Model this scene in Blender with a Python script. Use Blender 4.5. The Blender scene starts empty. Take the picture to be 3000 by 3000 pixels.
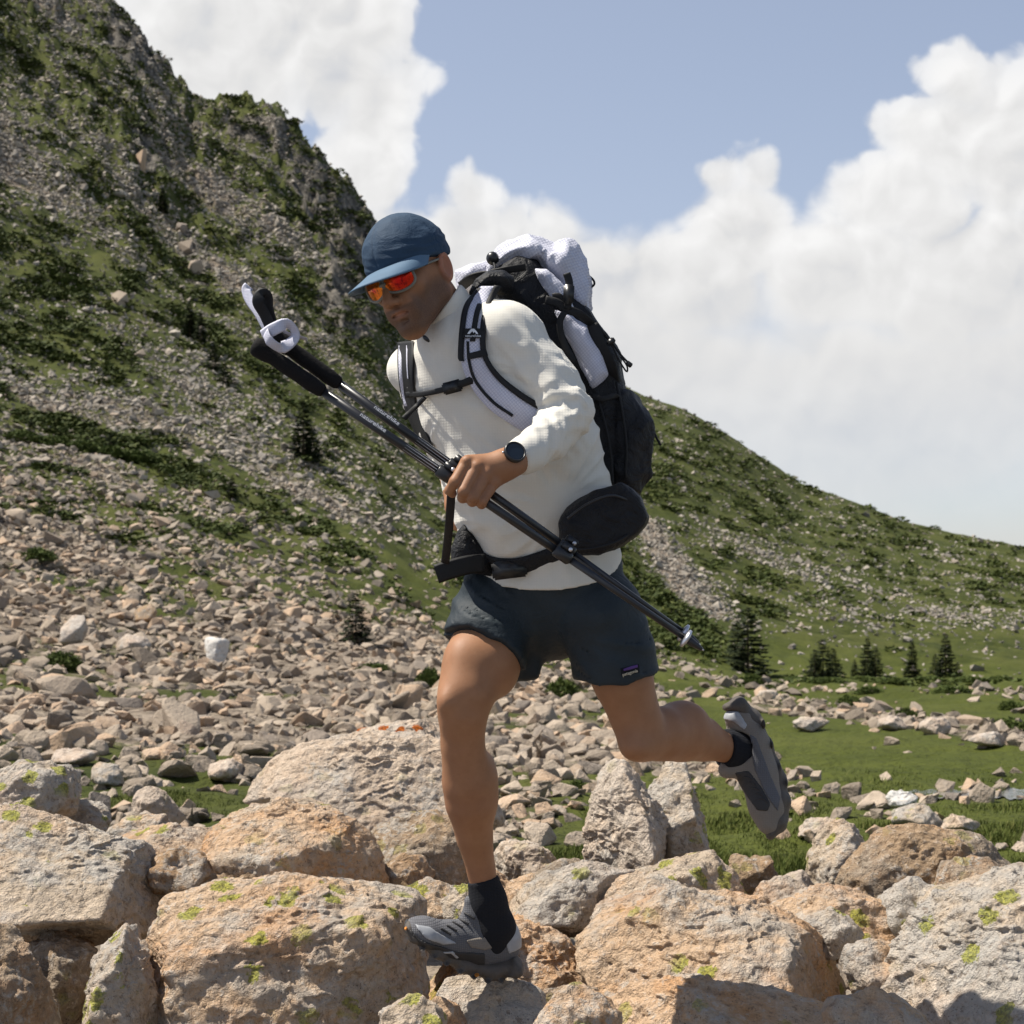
import bpy, bmesh, math, random
import numpy as np
from mathutils import Vector, Matrix
from mathutils.bvhtree import BVHTree
from math import radians, sin, cos, pi, sqrt

random.seed(7)
rng = np.random.default_rng(7)
scene = bpy.context.scene
COL = scene.collection

# ------------------------------------------------------------------ camera, sky, sun, exposure
FPX = 5000.0                     # focal length in pixels of the 3000 px photograph
HORIZON = 1610.0                 # its eye-level line
PITCH = math.atan((HORIZON - 1500.0) / FPX)
CAM = np.array([0.0, 0.0, 1.05])

cam_data = bpy.data.cameras.new('camera')
cam = bpy.data.objects.new('camera', cam_data)
COL.objects.link(cam)
cam.location = CAM
cam.rotation_euler = (pi / 2 + PITCH, 0, 0)
cam_data.sensor_width = 36.0
cam_data.lens = 36.0 * FPX / 3000.0
cam_data.clip_start = 0.1
cam_data.clip_end = 12000
cam_data.dof.use_dof = True
cam_data.dof.focus_distance = 3.5
cam_data.dof.aperture_fstop = 13.0
scene.camera = cam

SUN_DIR = np.array([-0.50, 0.09, 0.86]); SUN_DIR /= np.linalg.norm(SUN_DIR)
sun_el = math.asin(SUN_DIR[2])
sun_az = math.atan2(SUN_DIR[0], SUN_DIR[1])      # clockwise from +Y

scene.view_settings.view_transform = 'Standard'
scene.view_settings.look = 'None'
scene.view_settings.exposure = 0.6
scene.view_settings.gamma = 1.0
scene.view_settings.use_curve_mapping = False
scene.render.engine = 'CYCLES'
scene.cycles.max_bounces = 5
scene.cycles.diffuse_bounces = 3
scene.cycles.glossy_bounces = 2
scene.cycles.transmission_bounces = 2
scene.cycles.use_adaptive_sampling = True
scene.cycles.use_denoising = True

sun_data = bpy.data.lights.new('sun', 'SUN')
sun_data.energy = 5.0
sun_data.angle = radians(0.53)
sun_data.color = (1.0, 0.94, 0.84)
sun = bpy.data.objects.new('sun', sun_data)
COL.objects.link(sun)
sun.location = (-20, 15, 40)
sun.rotation_euler = Vector(SUN_DIR).to_track_quat('Z', 'Y').to_euler()


class NT:
    """tiny expression helper over a node tree"""
    def __init__(s, tree): s.t = tree
    def new(s, typ, **kw):
        n = s.t.nodes.new(typ)
        for k, v in kw.items(): setattr(n, k, v)
        return n
    def put(s, sock, v):
        if isinstance(v, bpy.types.NodeSocket): s.t.links.new(v, sock)
        elif v is not None:
            if hasattr(sock.default_value, '__len__') and not hasattr(v, '__len__'):
                v = (v,) * len(sock.default_value)
            if hasattr(sock.default_value, '__len__') and len(sock.default_value) == 4 and len(v) == 3: v = tuple(v) + (1,)
            sock.default_value = v
    def m(s, op, a, b=None, c=None, clamp=False):
        n = s.new('ShaderNodeMath', operation=op, use_clamp=clamp)
        for i, v in enumerate((a, b, c)):
            if v is not None: s.put(n.inputs[i], v)
        return n.outputs[0]
    def v(s, op, a, b=None, c=None):
        n = s.new('ShaderNodeVectorMath', operation=op)
        s.put(n.inputs[0], a)
        if op == 'SCALE': s.put(n.inputs['Scale'], b)
        else:
            if b is not None: s.put(n.inputs[1], b)
            if c is not None: s.put(n.inputs[2], c)
        return n.outputs['Value'] if op in ('LENGTH', 'DOT_PRODUCT', 'DISTANCE') else n.outputs[0]
    def noise(s, vec, scale, detail=4, rough=0.55, dist=0.0, col=False):
        n = s.new('ShaderNodeTexNoise'); s.put(n.inputs['Vector'], vec)
        s.put(n.inputs['Scale'], scale); s.put(n.inputs['Detail'], detail); s.put(n.inputs['Roughness'], rough); s.put(n.inputs['Distortion'], dist)
        return n.outputs['Color' if col else 0]
    def voro(s, vec, scale, feature='F1', out='Distance', rand=1.0):
        n = s.new('ShaderNodeTexVoronoi', feature=feature); s.put(n.inputs['Vector'], vec); s.put(n.inputs['Scale'], scale)
        s.put(n.inputs['Randomness'], rand)
        return n.outputs[out]
    def ramp(s, f, lo, hi, a=0.0, b=1.0, smooth=True):
        n = s.new('ShaderNodeMapRange', interpolation_type='SMOOTHSTEP' if smooth else 'LINEAR')
        for i, x in enumerate((f, lo, hi, a, b)): s.put(n.inputs[i], x)
        return n.outputs[0]
    def mix(s, f, a, b, mode='MIX'):
        n = s.new('ShaderNodeMix', data_type='RGBA', blend_type=mode)
        s.put(n.inputs[0], f); s.put(n.inputs[6], a); s.put(n.inputs[7], b)
        return n.outputs[2]
    def sep(s, v):
        n = s.new('ShaderNodeSeparateXYZ'); s.put(n.inputs[0], v); return n.outputs
    def comb(s, x, y, z):
        n = s.new('ShaderNodeCombineXYZ')
        for i, q in enumerate((x, y, z)): s.put(n.inputs[i], q)
        return n.outputs[0]
    def attr(s, name, out='Fac'):
        return s.new('ShaderNodeAttribute', attribute_name=name).outputs[out]
    def bump(s, h, strength=0.5, dist=0.01, normal=None):
        n = s.new('ShaderNodeBump'); s.put(n.inputs['Strength'], strength); s.put(n.inputs['Distance'], dist); s.put(n.inputs['Height'], h)
        if normal is not None: s.put(n.inputs['Normal'], normal)
        return n.outputs[0]


def pixdir(px, py):
    """pixel of the photograph -> world direction with y = 1"""
    d = np.array([(px - 1500.0) / FPX, 1.0, -(py - 1500.0) / FPX])
    c, s_ = math.cos(PITCH), math.sin(PITCH)
    d = np.array([d[0], d[1] * c - d[2] * s_, d[1] * s_ + d[2] * c])
    return d / d[1]

def P(px, py, Y):
    return CAM + pixdir(px, py) * Y

def to_px(p):
    q = np.asarray(p, float) - CAM
    c, s_ = math.cos(PITCH), math.sin(PITCH)
    y = q[..., 1] * c + q[..., 2] * s_
    z = -q[..., 1] * s_ + q[..., 2] * c
    return 1500 + FPX * q[..., 0] / y, 1500 - FPX * z / y


def make_world():
    w = bpy.data.worlds.new('World'); scene.world = w; w.use_nodes = True
    t = w.node_tree; t.nodes.clear(); N = NT(t)
    sky = N.new('ShaderNodeTexSky', sky_type='NISHITA'); sky.sun_disc = False
    sky.sun_elevation = sun_el; sky.sun_rotation = sun_az; sky.altitude = 2800; sky.air_density = 1.2; sky.dust_density = 1.6; sky.ozone_density = 1.3
    D = N.v('NORMALIZE', N.new('ShaderNodeTexCoord').outputs['Generated'])
    x, y, z = N.sep(D)
    az = N.m('ARCTAN2', x, y)
    el = N.m('ARCSINE', z)
    def AE(px, py):
        d = pixdir(px, py); d = d / np.linalg.norm(d); return math.atan2(d[0], d[1]), math.asin(d[2])
    # cumulus masses: (px, py, half width px, half height px)
    blobs = [(620, 150, 420, 330), (900, 40, 330, 260), (1010, 160, 240, 230), (1060, 480, 170, 200), (1000, 700, 420, 170),
             (1400, 640, 120, 110), (1120, 330, 170, 230), (1400, 790, 520, 190), (1850, 850, 620, 165),
             (2810, 260, 150, 130), (2790, 430, 230, 180), (2970, 450, 250, 300), (2640, 640, 270, 170), (2900, 800, 520, 260),
             (2130, 560, 100, 105), (2230, 560, 90, 95), (2180, 720, 210, 190), (2450, 820, 420, 190),
             (1700, 1150, 900, 330), (2600, 1200, 900, 330), (3600, 700, 500, 480), (-600, 100, 700, 500), (4700, 250, 600, 300)]
    warp = N.noise(D, 7.0, 3, 0.6, col=True)
    warp = N.v('SCALE', N.v('SUBTRACT', warp, (0.5, 0.5, 0.5)), 0.075)
    wx, wy, wz = N.sep(warp)
    az2 = N.m('ADD', az, wx); el2 = N.m('ADD', el, wz)
    field = None
    for (bx, by, hw, hh) in blobs:
        a, e = AE(bx, by)
        dx = N.m('MULTIPLY', N.m('SUBTRACT', az2, a), FPX / hw)
        dy = N.m('MULTIPLY', N.m('SUBTRACT', el2, e), FPX / hh)
        r = N.m('SQRT', N.m('ADD', N.m('MULTIPLY', dx, dx), N.m('MULTIPLY', dy, dy)))
        f = N.m('MULTIPLY', N.m('SUBTRACT', 1.0, r), min(1.0, hh / 200.0))
        field = f if field is None else N.m('SMOOTH_MAX', field, f, 0.10)
    # far from the view: scattered fair-weather clouds
    gen = N.m('MULTIPLY', N.m('SUBTRACT', N.noise(D, 3.2, 4, 0.6), 0.60), 3.0)
    away = N.m('MAXIMUM', N.ramp(N.m('ABSOLUTE', az), 0.5, 0.9), N.ramp(el, 0.42, 0.7))
    gen = N.m('SUBTRACT', gen, N.m('MULTIPLY', N.m('SUBTRACT', 1.0, away), 3.0))
    gen = N.m('MINIMUM', gen, 0.6)
    field = N.m('MAXIMUM', field, gen)
    def puff(vec):
        v1 = N.voro(vec, 26.0); v2 = N.voro(vec, 62.0); n = N.noise(vec, 16.0, 5, 0.58)
        q = N.m('ADD', N.m('MULTIPLY', v1, -0.42), N.m('MULTIPLY', v2, -0.20))
        return N.m('ADD', q, N.m('MULTIPLY', n, 0.95))
    DW = N.v('ADD', D, N.v('SCALE', N.v('SUBTRACT', N.noise(D, 24.0, 2, 0.6, col=True), (0.5, 0.5, 0.5)), 0.03))
    p0 = puff(DW)
    p1 = puff(N.v('ADD', DW, tuple(np.array(SUN_DIR) * np.array([1, 0.3, 1]) * 0.012)))
    lowdeck = N.ramp(el, 0.19, 0.10)
    infront = N.ramp(N.m('ABSOLUTE', az), 0.9, 0.5)
    dens = N.m('ADD', field, N.m('MULTIPLY', N.m('SUBTRACT', p0, 0.19), N.ramp(lowdeck, 0, 1, 0.75, 0.35)))
    dens = N.m('ADD', dens, N.m('MULTIPLY', N.m('MULTIPLY', lowdeck, infront), 0.30))
    lowness = N.ramp(el, 0.10, 0.24)                       # edges soften towards the horizon
    edge = N.m('ADD', N.m('MULTIPLY', N.m('SUBTRACT', 1.0, lowness), 0.55), 0.15)
    alpha = N.m('MULTIPLY', N.ramp(N.m('DIVIDE', dens, edge), 0.0, 1.0), N.ramp(dens, 0.0, 0.5, 0.86, 1.0))
    alpha = N.m('MULTIPLY', alpha, N.ramp(el, -0.01, 0.12, 0.45, 1.0))
    emb = N.m('MULTIPLY', N.m('SUBTRACT', p0, p1), N.ramp(lowdeck, 0, 1, 0.42, 0.14))
    thick = N.ramp(dens, 0.1, 1.0)
    lit = N.m('SUBTRACT', N.m('ADD', 0.885, emb), N.m('MULTIPLY', thick, 0.07))
    broad = N.m('MULTIPLY', N.m('SUBTRACT', N.noise(D, 8.0, 2, 0.5), 0.5), 0.26)
    lit = N.m('ADD', lit, N.m('MULTIPLY', broad, N.ramp(lowdeck, 0, 1, 1.0, 0.5)))
    lit = N.m('MULTIPLY', lit, N.ramp(lowness, 0.0, 1.0, 0.93, 1.0))
    lit = N.m('MINIMUM', N.m('MAXIMUM', lit, 0.64), 0.94)
    warmw = N.mix(N.ramp(lit, 0.58, 0.8), (0.93, 0.97, 1.05, 1), (1.0, 0.995, 0.99, 1))
    ccol = N.v('SCALE', warmw, N.m('MULTIPLY', lit, 1.0))
    skyc = N.v('SCALE', sky.outputs[0], 0.115)
    # thin high veil that pales the blue towards the horizon
    veil = N.m('MULTIPLY', N.ramp(el, 0.0, 0.36, 0.85, 0.50), N.ramp(el, 0.45, 1.1, 1.0, 0.2))
    # thin haze scatters forwards: paler towards the sun, clearer away from it
    phase = N.ramp(N.v('DOT_PRODUCT', D, tuple(SUN_DIR)), -0.7, 0.6, 0.25, 1.0)
    veil = N.m('MULTIPLY', veil, phase)
    skyc = N.mix(veil, skyc, (0.58, 0.625, 0.75, 1))
    final = N.mix(alpha, skyc, ccol)
    bg = N.new('ShaderNodeBackground'); N.put(bg.inputs[0], final); bg.inputs[1].default_value = 0.66
    out = N.new('ShaderNodeOutputWorld'); t.links.new(bg.outputs[0], out.inputs[0])
    w.cycles.sampling_method = 'MANUAL'; w.cycles.sample_map_resolution = 512
make_world()

# ------------------------------------------------------------------ noise and mesh helpers
_perm = np.random.default_rng(3).permutation(256).astype(np.int32)
_perm = np.concatenate([_perm, _perm])
_g = np.random.default_rng(4).normal(size=(256, 3)).astype(np.float32); _g /= np.linalg.norm(_g, axis=1)[:, None]

def pnoise(p):
    p = np.asarray(p, np.float32)
    i = np.floor(p).astype(np.int32); f = p - i; i &= 255
    u = f * f * f * (f * (f * 6 - 15) + 10)
    r = 0
    for dx in (0, 1):
        wx = u[:, 0] if dx else 1 - u[:, 0]
        hx = _perm[(i[:, 0] + dx) & 255]
        for dy in (0, 1):
            wy = u[:, 1] if dy else 1 - u[:, 1]
            hy = _perm[hx + ((i[:, 1] + dy) & 255)]
            for dz in (0, 1):
                wz = u[:, 2] if dz else 1 - u[:, 2]
                g = _g[_perm[hy + ((i[:, 2] + dz) & 255)]]
                r = r + wx * wy * wz * (g[:, 0] * (f[:, 0] - dx) + g[:, 1] * (f[:, 1] - dy) + g[:, 2] * (f[:, 2] - dz))
    return r * 1.5

def fbm(p, o=4, lac=2.03, gain=0.5):
    r = 0; a = 1.0; p = np.asarray(p, np.float32)
    for k in range(o):
        r = r + a * pnoise(p + 17.3 * k); p = p * lac; a *= gain
    return r

def sstep(x, a, b):
    t = np.clip((x - a) / (b - a), 0, 1); return t * t * (3 - 2 * t)

def mesh_np(name, V, F, attrs=None, smooth=False):
    """V (n,3), F (m,3|4) int -> mesh datablock, quickly"""
    V = np.asarray(V, np.float32); F = np.asarray(F, np.int32)
    me = bpy.data.meshes.new(name)
    k = F.shape[1]
    me.vertices.add(len(V)); me.vertices.foreach_set('co', V.ravel())
    me.loops.add(F.size); me.loops.foreach_set('vertex_index', F.ravel())
    me.polygons.add(len(F))
    me.polygons.foreach_set('loop_start', np.arange(0, F.size, k, dtype=np.int32))
    me.polygons.foreach_set('use_smooth', np.full(len(F), smooth, dtype=bool))
    for an, av in (attrs or {}).items():
        av = np.asarray(av, np.float32)
        if av.ndim == 1:
            a = me.attributes.new(an, 'FLOAT', 'POINT'); a.data.foreach_set('value', av)
        else:
            a = me.attributes.new(an, 'FLOAT_VECTOR', 'POINT'); a.data.foreach_set('vector', av.ravel())
    me.update(calc_edges=True); me.validate()
    return me

def link(name, me, mat=None, parent=None, label=None, cat=None, group=None, kind=None, loc=None):
    o = bpy.data.objects.new(name, me); COL.objects.link(o)
    if mat is not None and me is not None and len(me.materials) == 0: me.materials.append(mat)
    if parent is not None:
        o.parent = parent
        o.matrix_parent_inverse = Matrix.Translation(-parent.location)
    if loc is not None: o.location = loc
    if label: o['label'] = label
    if cat: o['category'] = cat
    if group: o['group'] = group
    if kind: o['kind'] = kind
    return o

def centred(V, loc):
    return np.asarray(V) - np.asarray(loc)

def new_mat(name):
    m = bpy.data.materials.new(name); m.use_nodes = True
    t = m.node_tree; t.nodes.clear(); N = NT(t)
    b = N.new('ShaderNodeBsdfPrincipled'); o = N.new('ShaderNodeOutputMaterial'); t.links.new(b.outputs[0], o.inputs[0])
    return m, N, b

_ico = {}
def ico(n):
    if n not in _ico:
        bm = bmesh.new(); bmesh.ops.create_icosphere(bm, subdivisions=n, radius=1)
        V = np.array([v.co[:] for v in bm.verts], np.float32); F = np.array([[v.index for v in f.verts] for f in bm.faces], np.int32)
        bm.free(); V /= np.linalg.norm(V, axis=1)[:, None]; _ico[n] = (V, F)
    return _ico[n]

# ------------------------------------------------------------------ materials of the ground
def mat_terrain():
    m, N, b = new_mat('hillside'); pos = N.new('ShaderNodeNewGeometry').outputs['Position']
    scree = N.attr('scree'); moist = N.attr('lush'); far = N.attr('grain')
    n1 = N.noise(pos, 0.9, 5, 0.6); n2 = N.noise(pos, 0.12, 4, 0.6); n3 = N.noise(pos, 6.0, 4, 0.65)
    g = N.mix(N.ramp(n1, 0.35, 0.68), (0.0294, 0.03864, 0.00672, 1), (0.0588, 0.06804, 0.01176, 1))
    g = N.mix(N.ramp(n2, 0.42, 0.62), g, (0.06888, 0.0756, 0.0168, 1))
    g = N.mix(N.m('MULTIPLY', moist, 0.55), g, (0.06888, 0.08232, 0.0126, 1))
    g = N.mix(N.ramp(n3, 0.52, 0.75, 0, 0.6), g, (0.03024, 0.03696, 0.00924, 1))
    # stones too small to be built
    c1 = N.voro(pos, 2.6, 'F1', 'Color'); cs = N.sep(c1)[0]
    d1 = N.voro(pos, 2.6, 'F1')
    s = N.mix(cs, (0.136, 0.1062, 0.08075, 1), (0.306, 0.2507, 0.1913, 1))
    s = N.mix(N.ramp(n3, 0.4, 0.7, 0, 0.55), s, (0.10, 0.08, 0.06, 1))
    f = N.ramp(N.m('ADD', scree, N.m('MULTIPLY', N.m('SUBTRACT', N.noise(pos, 1.7, 5, 0.7), 0.5), 1.2)), 0.74, 1.05)
    col = N.mix(f, g, s)
    cl = N.attr('cliff'); stv = N.v('MULTIPLY', pos, (0.5, 0.5, 0.16)); cn = N.noise(stv, 1.0, 6, 0.7)
    rock = N.mix(N.ramp(cn, 0.35, 0.65), (0.055, 0.05, 0.042, 1), (0.19, 0.17, 0.14, 1))
    cf = N.ramp(N.m('ADD', cl, N.m('MULTIPLY', N.m('SUBTRACT', N.noise(pos, 0.16, 5, 0.65), 0.5), 1.6)), 0.38, 0.52)
    col = N.mix(cf, col, rock)
    N.put(b.inputs['Base Color'], col); b.inputs['Roughness'].default_value = 0.95; b.inputs['Specular IOR Level'].default_value = 0.15
    n3 = N.m('ADD', n3, N.m('MULTIPLY', N.m('MULTIPLY', cn, cf), 6.0))
    h = N.m('ADD', N.m('MULTIPLY', n3, 0.6), N.m('MULTIPLY', d1, N.m('MULTIPLY', f, -0.8)))
    N.put(b.inputs['Normal'], N.bump(h, 0.9, 0.25))
    return m

def mat_granite(name, tan=(0.58, 0.415, 0.275), grey=(0.47, 0.405, 0.335), orange=0.6, lichen=0.8, dark=0.35, scl=1.0, lcol=((0.15, 0.165, 0.02, 1), (0.40, 0.40, 0.04, 1))):
    m, N, b = new_mat(name)
    geo = N.new('ShaderNodeNewGeometry')
    rnd = N.new('ShaderNodeObjectInfo').outputs['Random']
    pos = N.v('ADD', N.v('SCALE', geo.outputs['Position'], scl), N.comb(N.m('MULTIPLY', rnd, 9), N.m('MULTIPLY', rnd, 5), 0))
    big = N.noise(pos, 2.6, 5, 0.62); mid = N.noise(pos, 11.0, 5, 0.65); fine = N.noise(pos, 48.0, 5, 0.72); grit = N.noise(pos, 170.0, 2, 0.6)
    c = N.mix(N.ramp(N.m('ADD', big, N.m('MULTIPLY', N.m('SUBTRACT', mid, 0.5), 0.7)), 0.42, 0.6), tan + (1,), grey + (1,))
    st = N.ramp(N.noise(N.v('ADD', pos, (4, 7, 1)), 3.4, 6, 0.7), 0.46, 0.66, 0, orange)
    c = N.mix(st, c, (0.58, 0.30, 0.125, 1))
    # crystals
    c = N.mix(N.ramp(fine, 0.50, 0.72, 0, 0.75), c, (0.72, 0.60, 0.48, 1))
    c = N.mix(N.ramp(fine, 0.47, 0.33, 0, 0.62), c, (0.17, 0.12, 0.08, 1))
    spk = N.ramp(N.voro(pos, 95.0), 0.20, 0.10, 0, 0.75)
    c = N.mix(N.m('MULTIPLY', spk, N.ramp(mid, 0.40, 0.58)), c, (0.06, 0.05, 0.045, 1))
    # dark weathered patches
    dk = N.ramp(N.m('ADD', N.noise(N.v('ADD', pos, (2, 3, 9)), 5.2, 6, 0.72), N.m('MULTIPLY', N.m('SUBTRACT', fine, 0.5), 0.5)), 0.57, 0.72, 0, dark)
    c = N.mix(dk, c, (0.13, 0.115, 0.10, 1))
    # pale crust lichen
    pl = N.ramp(N.m('ADD', N.noise(N.v('ADD', pos, (8, 1, 3)), 4.5, 5, 0.7), N.m('MULTIPLY', N.m('SUBTRACT', fine, 0.5), 0.6)), 0.56, 0.66, 0, 0.55)
    c = N.mix(pl, c, (0.47, 0.45, 0.41, 1))
    # yellow-green map lichen on the upper faces
    nz = N.sep(geo.outputs['Normal'])[2]
    lp = N.ramp(N.noise(N.v('ADD', pos, (5, 5, 5)), 2.3, 2, 0.5), 0.44, 0.54)
    lv = N.ramp(N.m('ADD', N.voro(N.v('ADD', pos, N.v('SCALE', N.noise(pos, 26.0, 4, 0.7, col=True), 0.05)), 10.5), N.m('MULTIPLY', N.m('SUBTRACT', fine, 0.5), 0.28)), 0.29, 0.24)
    lm = N.m('MULTIPLY', N.m('MULTIPLY', lp, lv), N.ramp(nz, -0.35, 0.25, 0, lichen))
    lc = N.mix(N.ramp(grit, 0.35, 0.65), *lcol)
    c = N.mix(lm, c, lc)
    N.put(b.inputs['Base Color'], c); b.inputs['Roughness'].default_value = 0.92; b.inputs['Specular IOR Level'].default_value = 0.2
    h = N.m('ADD', N.m('MULTIPLY', mid, 0.9), N.m('ADD', N.m('MULTIPLY', fine, 0.55), N.m('MULTIPLY', grit, 0.12)))
    h = N.m('ADD', h, N.m('MULTIPLY', N.voro(pos, 34.0), -0.3))
    N.put(b.inputs['Normal'], N.bump(h, 1.0, 0.05))
    return m

def mat_stone():
    """broken stones of the scree: colour by the point attribute 'tone'"""
    m, N, b = new_mat('scree_stone'); pos = N.new('ShaderNodeNewGeometry').outputs['Position']
    t = N.attr('tone'); r = N.new('ShaderNodeObjectInfo').outputs['Random']
    t = N.m('FRACT', N.m('ADD', t, r))
    c = N.mix(N.ramp(t, 0.0, 1.0, smooth=False), (0.1748, 0.1426, 0.1104, 1), (0.414, 0.3358, 0.2576, 1))
    c = N.mix(N.ramp(N.m('FRACT', N.m('MULTIPLY', t, 7.31)), 0.72, 0.9, 0, 0.6), c, (0.50, 0.34, 0.22, 1))
    c = N.mix(N.ramp(N.m('FRACT', N.m('MULTIPLY', t, 13.7)), 0.85, 0.97, 0, 0.6), c, (0.19, 0.165, 0.145, 1))
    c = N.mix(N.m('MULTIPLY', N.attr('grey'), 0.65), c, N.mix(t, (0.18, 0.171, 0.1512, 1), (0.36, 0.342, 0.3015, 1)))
    n = N.noise(pos, 5.0, 5, 0.7); n2 = N.noise(pos, 28.0, 3, 0.7)
    c = N.mix(N.ramp(n, 0.52, 0.72, 0, 0.55), c, (0.15, 0.12, 0.09, 1))
    c = N.mix(N.ramp(n2, 0.5, 0.75, 0, 0.35), c, (0.52, 0.45, 0.38, 1))
    N.put(b.inputs['Base Color'], c); b.inputs['Roughness'].default_value = 0.95; b.inputs['Specular IOR Level'].default_value = 0.15
    N.put(b.inputs['Normal'], N.bump(N.m('ADD', n, N.m('MULTIPLY', n2, 0.4)), 0.7, 0.08))
    return m

def mat_leaf(name, c0, c1, c2, trans=0.25):
    m, N, b = new_mat(name)
    t = N.attr('tone'); r = N.new('ShaderNodeObjectInfo').outputs['Random']
    c = N.mix(N.m('FRACT', N.m('ADD', t, N.m('MULTIPLY', r, 0.3))), c0 + (1,), c1 + (1,))
    c = N.mix(N.ramp(N.m('FRACT', N.m('MULTIPLY', t, 5.7)), 0.75, 0.95), c, c2 + (1,))
    N.put(b.inputs['Base Color'], c); b.inputs['Roughness'].default_value = 0.75; b.inputs['Specular IOR Level'].default_value = 0.2
    b.inputs['Subsurface Weight'].default_value = 0.0
    return m

M_TERRAIN = mat_terrain()
M_STONE = mat_stone()
M_GRANITE = mat_granite('granite_pink')
M_GRANITE_GREY = mat_granite('granite_grey', (0.54, 0.435, 0.325), (0.48, 0.435, 0.38), 0.30, 0.8, 0.45)
M_GRANITE_BROWN = mat_granite('granite_brown', (0.38, 0.265, 0.165), (0.32, 0.255, 0.19), 0.45, 0.3, 0.5)
M_GRANITE_PALE = mat_granite('granite_pale', (0.60, 0.475, 0.36), (0.55, 0.465, 0.38), 0.14, 0.14, 0.2)
M_GRANITE_ORANGE = mat_granite('granite_orange', (0.60, 0.41, 0.26), (0.52, 0.42, 0.32), 0.75, 0.55, 0.3)
M_GRANITE_RED = mat_granite('granite_red_lichen', (0.60, 0.475, 0.36), (0.55, 0.465, 0.38), 0.3, 1.0, 0.25, 1.0, ((0.30, 0.06, 0.01, 1), (0.55, 0.16, 0.02, 1)))
M_NEEDLE = mat_leaf('conifer_needles', (0.016, 0.024, 0.009), (0.030, 0.042, 0.013), (0.046, 0.056, 0.017))
M_JUNIPER = mat_leaf('juniper_leaf', (0.040, 0.062, 0.012), (0.080, 0.105, 0.020), (0.11, 0.13, 0.03))
M_SCRUB = mat_leaf('scrub_leaf', (0.0336, 0.04872, 0.00924), (0.06216, 0.07896, 0.01428), (0.084, 0.0966, 0.021))
M_GRASS = mat_leaf('grass_blade', (0.0546, 0.07488, 0.0117), (0.09204, 0.1108, 0.02028), (0.1404, 0.1404, 0.039))
def mat_plain(name, col, rough=0.6, spec=0.3, bump=None, metal=0.0, var=0.12, vs=40.0):
    m, N, b = new_mat(name); pos = N.new('ShaderNodeNewGeometry').outputs['Position']
    n = N.noise(pos, vs, 4, 0.6)
    c = N.mix(N.ramp(n, 0.3, 0.7), tuple(x * (1 - var) for x in col) + (1,), tuple(min(1, x * (1 + var)) for x in col) + (1,))
    N.put(b.inputs['Base Color'], c); b.inputs['Roughness'].default_value = rough; b.inputs['Specular IOR Level'].default_value = spec; b.inputs['Metallic'].default_value = metal
    if bump: N.put(b.inputs['Normal'], N.bump(N.noise(pos, bump[0], 4, 0.6), bump[1], bump[2]))
    return m
M_BARK = mat_plain('bark', (0.085, 0.06, 0.042), 0.9, 0.1, (60, 0.8, 0.02))

# ------------------------------------------------------------------ terrain
YK = np.array([1.2, 2.0, 4.0, 6.0, 8.0, 11, 15, 22, 32, 48, 70, 100, 140, 190, 250, 320, 400.0])
NEAR = [6200, 5200, 3380, 2800, 2570]
COLS = {
    -1400: [2340, 2215, 2070, 1890, 1660, 1370, 1060, 720, 300, -150, -600, -1050],
    -600: [2340, 2215, 2080, 1930, 1730, 1490, 1240, 950, 560, 170, -230, -620],
    0: [2340, 2220, 2090, 1960, 1800, 1610, 1420, 1190, 860, 520, 180, -180],
    400: [2350, 2230, 2110, 2000, 1860, 1690, 1510, 1270, 980, 680, 380, 90],
    800: [2360, 2240, 2130, 2030, 1910, 1760, 1600, 1400, 1140, 860, 590, 334],
    1095: [2380, 2250, 2140, 2050, 1940, 1810, 1670, 1490, 1280, 1070, 860, 683],
    1250: [2390, 2260, 2150, 2070, 1980, 1870, 1750, 1600, 1440, 1290, 1150, 1040],
    1500: [2400, 2270, 2165, 2095, 2020, 1930, 1830, 1690, 1520, 1340, 1180, 1030],
    1830: [2400, 2270, 2170, 2105, 2045, 1985, 1910, 1790, 1620, 1450, 1290, 1130],
    2200: [2400, 2270, 2170, 2110, 2060, 2022, 1995, 1930, 1780, 1610, 1450, 1320],
    2600: [2400, 2270, 2170, 2110, 2062, 2028, 2003, 1982, 1860, 1720, 1600, 1510],
    3000: [2400, 2270, 2170, 2110, 2062, 2030, 2006, 1990, 1890, 1780, 1680, 1600],
    3800: [2400, 2270, 2170, 2110, 2062, 2032, 2010, 1995, 1920, 1840, 1760, 1690],
    5500: [2400, 2270, 2170, 2110, 2062, 2032, 2010, 1996, 1940, 1870, 1800, 1740],
}
RIDGE = [(-1400, -1050), (-600, -620), (0, -180), (200, -60), (310, 0), (388, 85), (443, 171), (543, 287), (668, 318), (792, 334), (870, 412), (994, 520), (1056, 606),
         (1095, 683), (1125, 790), (1180, 940), (1260, 1030), (1400, 1030), (1600, 1050), (1830, 1130), (1900, 1165), (2000, 1197), (2100, 1250),
         (2200, 1315), (2350, 1420), (2500, 1470), (2650, 1530), (2800, 1563), (3000, 1602), (3800, 1690), (5500, 1740)]

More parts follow.
